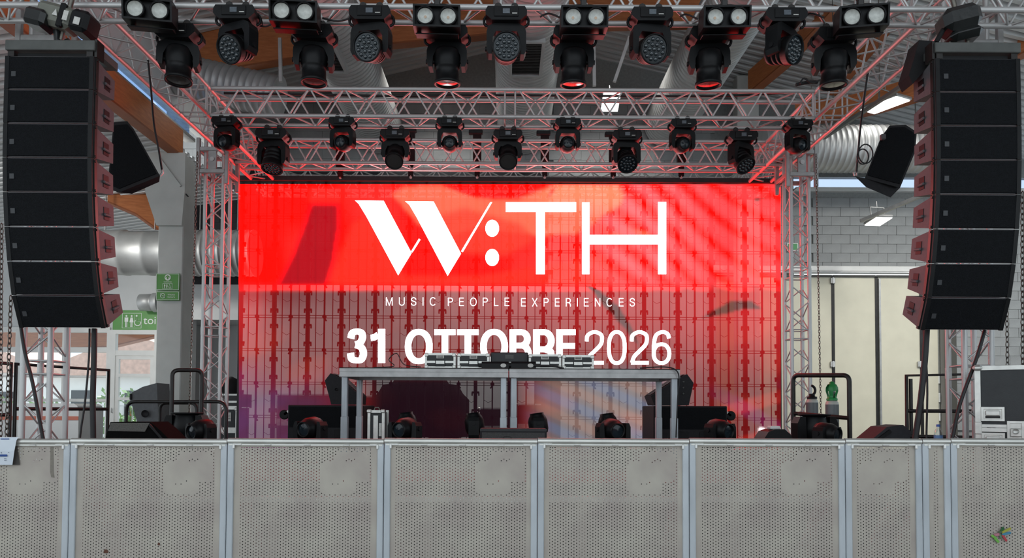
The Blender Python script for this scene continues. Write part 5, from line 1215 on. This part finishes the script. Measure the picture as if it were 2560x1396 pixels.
def sheet_mesh(wid, emblem, off):
    """perforated sheet; origin at the top left corner of the perforated field, z down to -zd"""
    vs = []; fs = []; nc = int(wid/PC_); zd = BT - .10; nr = int(zd/PV_)
    R = PV_/math.sqrt(3)
    hexo = [(R*math.cos(PI/3*k), R*math.sin(PI/3*k)) for k in range(6)]; hexi = [(HOLE*math.cos(PI/3*k), HOLE*math.sin(PI/3*k)) for k in range(6)]
    for c in range(nc):
        x = (c+.5)*PC_
        for r in range(nr):
            z = -(r + (.5 if c % 2 else 1.0))*PV_
            solid = False
            if emblem:
                solid = in_emblem(1172 - (nc*PC_ - x)*4*384 + off, 237 + (-z-.0101)*4*384)
            k = len(vs)
            if solid or z < -.85:
                vs += [(x+a, 0, z+b) for a, b in hexo]; fs.append(tuple(range(k, k+6)))
            else:
                vs += [(x+a, 0, z+b) for a, b in hexo] + [(x+a, 0, z+b) for a, b in hexi]
                fs += [(k+i, k+(i+1) % 6, k+6+(i+1) % 6, k+6+i) for i in range(6)]
    me = bpy.data.meshes.new('perforated_sheet'); me.from_pydata(vs, [], fs); me.materials.append(SHEET); me.update()
    return me, nc*PC_, nr*PV_
CACHE = {}
def barrier(px0, px1, label, emblem=True, tabs=3):
    xl, xr = W(px0, 1100, DBAR).x, W(px1, 1100, DBAR).x; w = xr - xl
    r = thing('crowd_barrier', label, 'barrier', (xl, DBAR, 0), 'perforated aluminium crowd barriers')
    up = .043; g = .004
    zt = W((px0+px1)/2, 1097, DBAR).z
    field = w - 2*up - .05
    key = (round(field, 1), emblem)
    if key not in CACHE: CACHE[key] = sheet_mesh(field, emblem, -31)
    me, fw, fh = CACHE[key]
    top = zt - .052
    o = put('perforated_sheet', me, r, ((w-fw)/2, 0, top)); 
    for x0, x1 in ((up-.004, (w-fw)/2+.007), ((w+fw)/2-.007, w-up+.004)): MB().span((x0, .0005, top-fh-.01), (x1, .003, top+.006)).build('sheet_margin', SHEET, r)
    MB().span((up, .0006, top-.006), (w-up, .003, zt-.02)).build('sheet_margin', SHEET, r)
    for x in (g/2, w-up): MB().span((x, -.012, .02), (x+up-g/2, .03, zt-.032), ch=.004).build('upright', GALV, r)
    rl = MB().tube([(g/2, .004, zt-.02), (w-g/2, .004, zt-.02)], .021, 14).build('top_rail', RAILM, r)
    MB().span((.012, -.014, zt-.046), (w-.012, .02, zt-.036)).build('rail_flange', RAILM, r)
    for k in range(tabs): x = w*(k+1)/(tabs+1) + .01; MB().span((x-.02, -.022, zt-.046), (x+.022, -.01, zt-.036), ch=.003).build('tab', TABM, r)
    for s, x in ((1, up), (-1, w-up)):
        MB().span((x-.004, -.02, zt-.044), (x+s*.05, -.008, zt-.034), ch=.002).span((x-.006+s*.0, -.022, zt-.066), (x+.008+s*.0, -.010, zt-.036), ch=.003).build('hook', TABM, r)
    MB().span((up, .0055, zt-.415), (w-up, .012, zt-.376)).build('rear_flat_bar', TABM, r)
    MB().span((up, .03, zt-.85), (w-up, .06, zt-.80)).build('rear_tube', GALV, r)
    if w > .7: MB().span((w*.27, .006, .05), (w*.27+.045, .012, zt-.42)).build('rear_stiffener', SHEET, r)
    for x in (up/2, w-up/2): MB().bar((x, .03, zt-.1), (x, .9, .06), .04, .04).build('rear_strut', GALV, r)
    MB().span((0, .0, .0), (w, 1.0, .03), ch=.005).build('base_plate', SHEET, r)
    MB().span((up, .0, .02), (w-up, .004, top-fh+.01)).build('lower_sheet', SHEET, r)
    return r
J = [-208, 178, 570, 961, 1344, 1722, 2111, 2303, 2374, 2760]
names = ['crowd barrier at the left edge, with a paper hung over its rail', 'crowd barrier in front of the left front tower and left monitor', 'crowd barrier in front of the left subwoofer', 'crowd barrier in front of the left middle table leg', 'crowd barrier in front of the right subwoofer and table end',
         'crowd barrier in front of the right edge of the screen', 'half width crowd barrier in front of the right floor monitor', 'narrow filler barrier without emblem right of the half width one', 'crowd barrier at the right edge, with coloured strips on it']
for i in range(9): barrier(J[i], J[i+1], names[i], i != 7, 3 if J[i+1]-J[i] > 250 else (1 if i == 6 else 0))
# dents and rust spots on the sheets
for i, (px, py, s) in enumerate([(265, 1379, .016), (397, 1361, .011)]):
    m = MB(); random.seed(i); m.prism([(s*random.uniform(.6, 1.1)*math.cos(2*PI*k/9), s*random.uniform(.6, 1.1)*math.sin(2*PI*k/9)) for k in range(9)], -.001, 0)
    c = W(px, py, DBAR-.001); tag(m.build('rust_spot', mat('rust%d' % i, s2l(95, 62, 50), .9), None, c), 'small brown rust spot low on the second barrier, ' + ('left one' if i == 0 else 'right one'), 'stain', 'rust spots')
m = MB(); c = W(130, 1150, DBAR-.0015)
a = W(127, 1100, DBAR-.0015); b = W(134, 1190, DBAR-.0015); m.add([W(x, y, DBAR-.0015) - c for x, y in ((126, 1118), (133, 1118), (134, 1185), (136, 1195), (128, 1194), (125, 1180))], [(0, 1, 2, 3, 4, 5)])
m.add([Vector(v) + Vector((0, .001, 0)) for v in m.v[:6]], [(5, 4, 3, 2, 1, 0)])
tag(m.build('tape_residue', mat('old_tape', s2l(128, 122, 112), .8, 0, .1, 60), None, c), 'dull grey strip of old tape on the leftmost barrier', 'tape')
# paper over the rail at the left
c = W(0, 1095, DBAR-.025); pr = thing('paper_notice', 'white notice with blue bars folded over the left barrier rail', 'paper', c)
def pp(x, y, o=0.0): return W(x, y, DBAR-.026-o) - c
m = MB(); q = [pp(-40, 1094), pp(46, 1094), pp(41, 1102, .006), pp(-40, 1102, .006), pp(31, 1163, .004), pp(-40, 1163, .004), pp(36, 1128, .012), pp(-40, 1128, .01)]
k = [q[0] + Vector((0, .04, 0)), q[1] + Vector((0, .04, 0))]
m.add(q + k, [(0, 1, 2, 3), (3, 2, 6, 7), (7, 6, 4, 5), (8, 9, 1, 0)]); m.build('sheet', PAPER, pr)
m = MB()
def bar_(x0, x1, y0, y1, o): m.add([pp(x0, y0, o), pp(x1, y0, o), pp(x1, y1, o), pp(x0, y1, o)], [(0, 1, 2, 3)])
bar_(1, 23, 1097, 1099.5, .008); bar_(-30, 18, 1137, 1142, .014)
m.build('blue_bar', INK, pr)
m = MB(); bar_(2, 4, 1131, 1134, .014); bar_(20, 23, 1132, 1133, .014); bar_(10, 16, 1147, 1148, .012); bar_(10, 16, 1151, 1152, .012); m.build('print', mat('print_grey', s2l(90, 100, 120), .6), pr)
m = MB(); m.add([pp(41, 1102, -.018), pp(45, 1125, -.018), pp(49, 1163, -.018), pp(30, 1163, -.014)], [(0, 1, 2, 3)]); m.build('back_flap', mat('paper_back', s2l(70, 66, 62), .7), pr)
# coloured strips
c = W(2500, 1335, DBAR-.012); st = thing('coloured_strips', 'bunch of coloured strips tied to the right edge barrier', 'decoration', c)
def strip(x0, y0, x1, y1, w, colr, o):
    a, b = W(x0, y0, DBAR-.006-o) - c, W(x1, y1, DBAR-.010-o) - c; m = MB().bar(a, b, w, .004, (0, 1, 0)) ; m.lathe([(.001, .004), (w*.3, .002), (w*.42, 0), (w*.3, -.002)], 8, Matrix.Translation(b) @ Matrix.Rotation(PI/2, 4, 'X')); m.build('strip', mat('strip_%d_%d' % (x0, y0), s2l(*colr), .5), st)
strip(2504, 1333, 2526, 1322, .014, (160, 160, 60), .006); strip(2505, 1337, 2526, 1333, .014, (60, 130, 160), .004); strip(2506, 1338, 2516, 1353, .014, (175, 50, 60), .004)
strip(2498, 1337, 2487, 1338, .016, (180, 120, 130), .003); strip(2490, 1347, 2480, 1340, .016, (120, 180, 80), .003); strip(2497, 1357, 2487, 1346, .016, (110, 175, 75), .005)
strip(2503, 1330, 2508, 1320, .016, (40, 100, 55), .002); strip(2500, 1336, 2502, 1346, .014, (80, 110, 80), .001); strip(2496, 1330, 2504, 1332, .014, (70, 90, 60), .004)
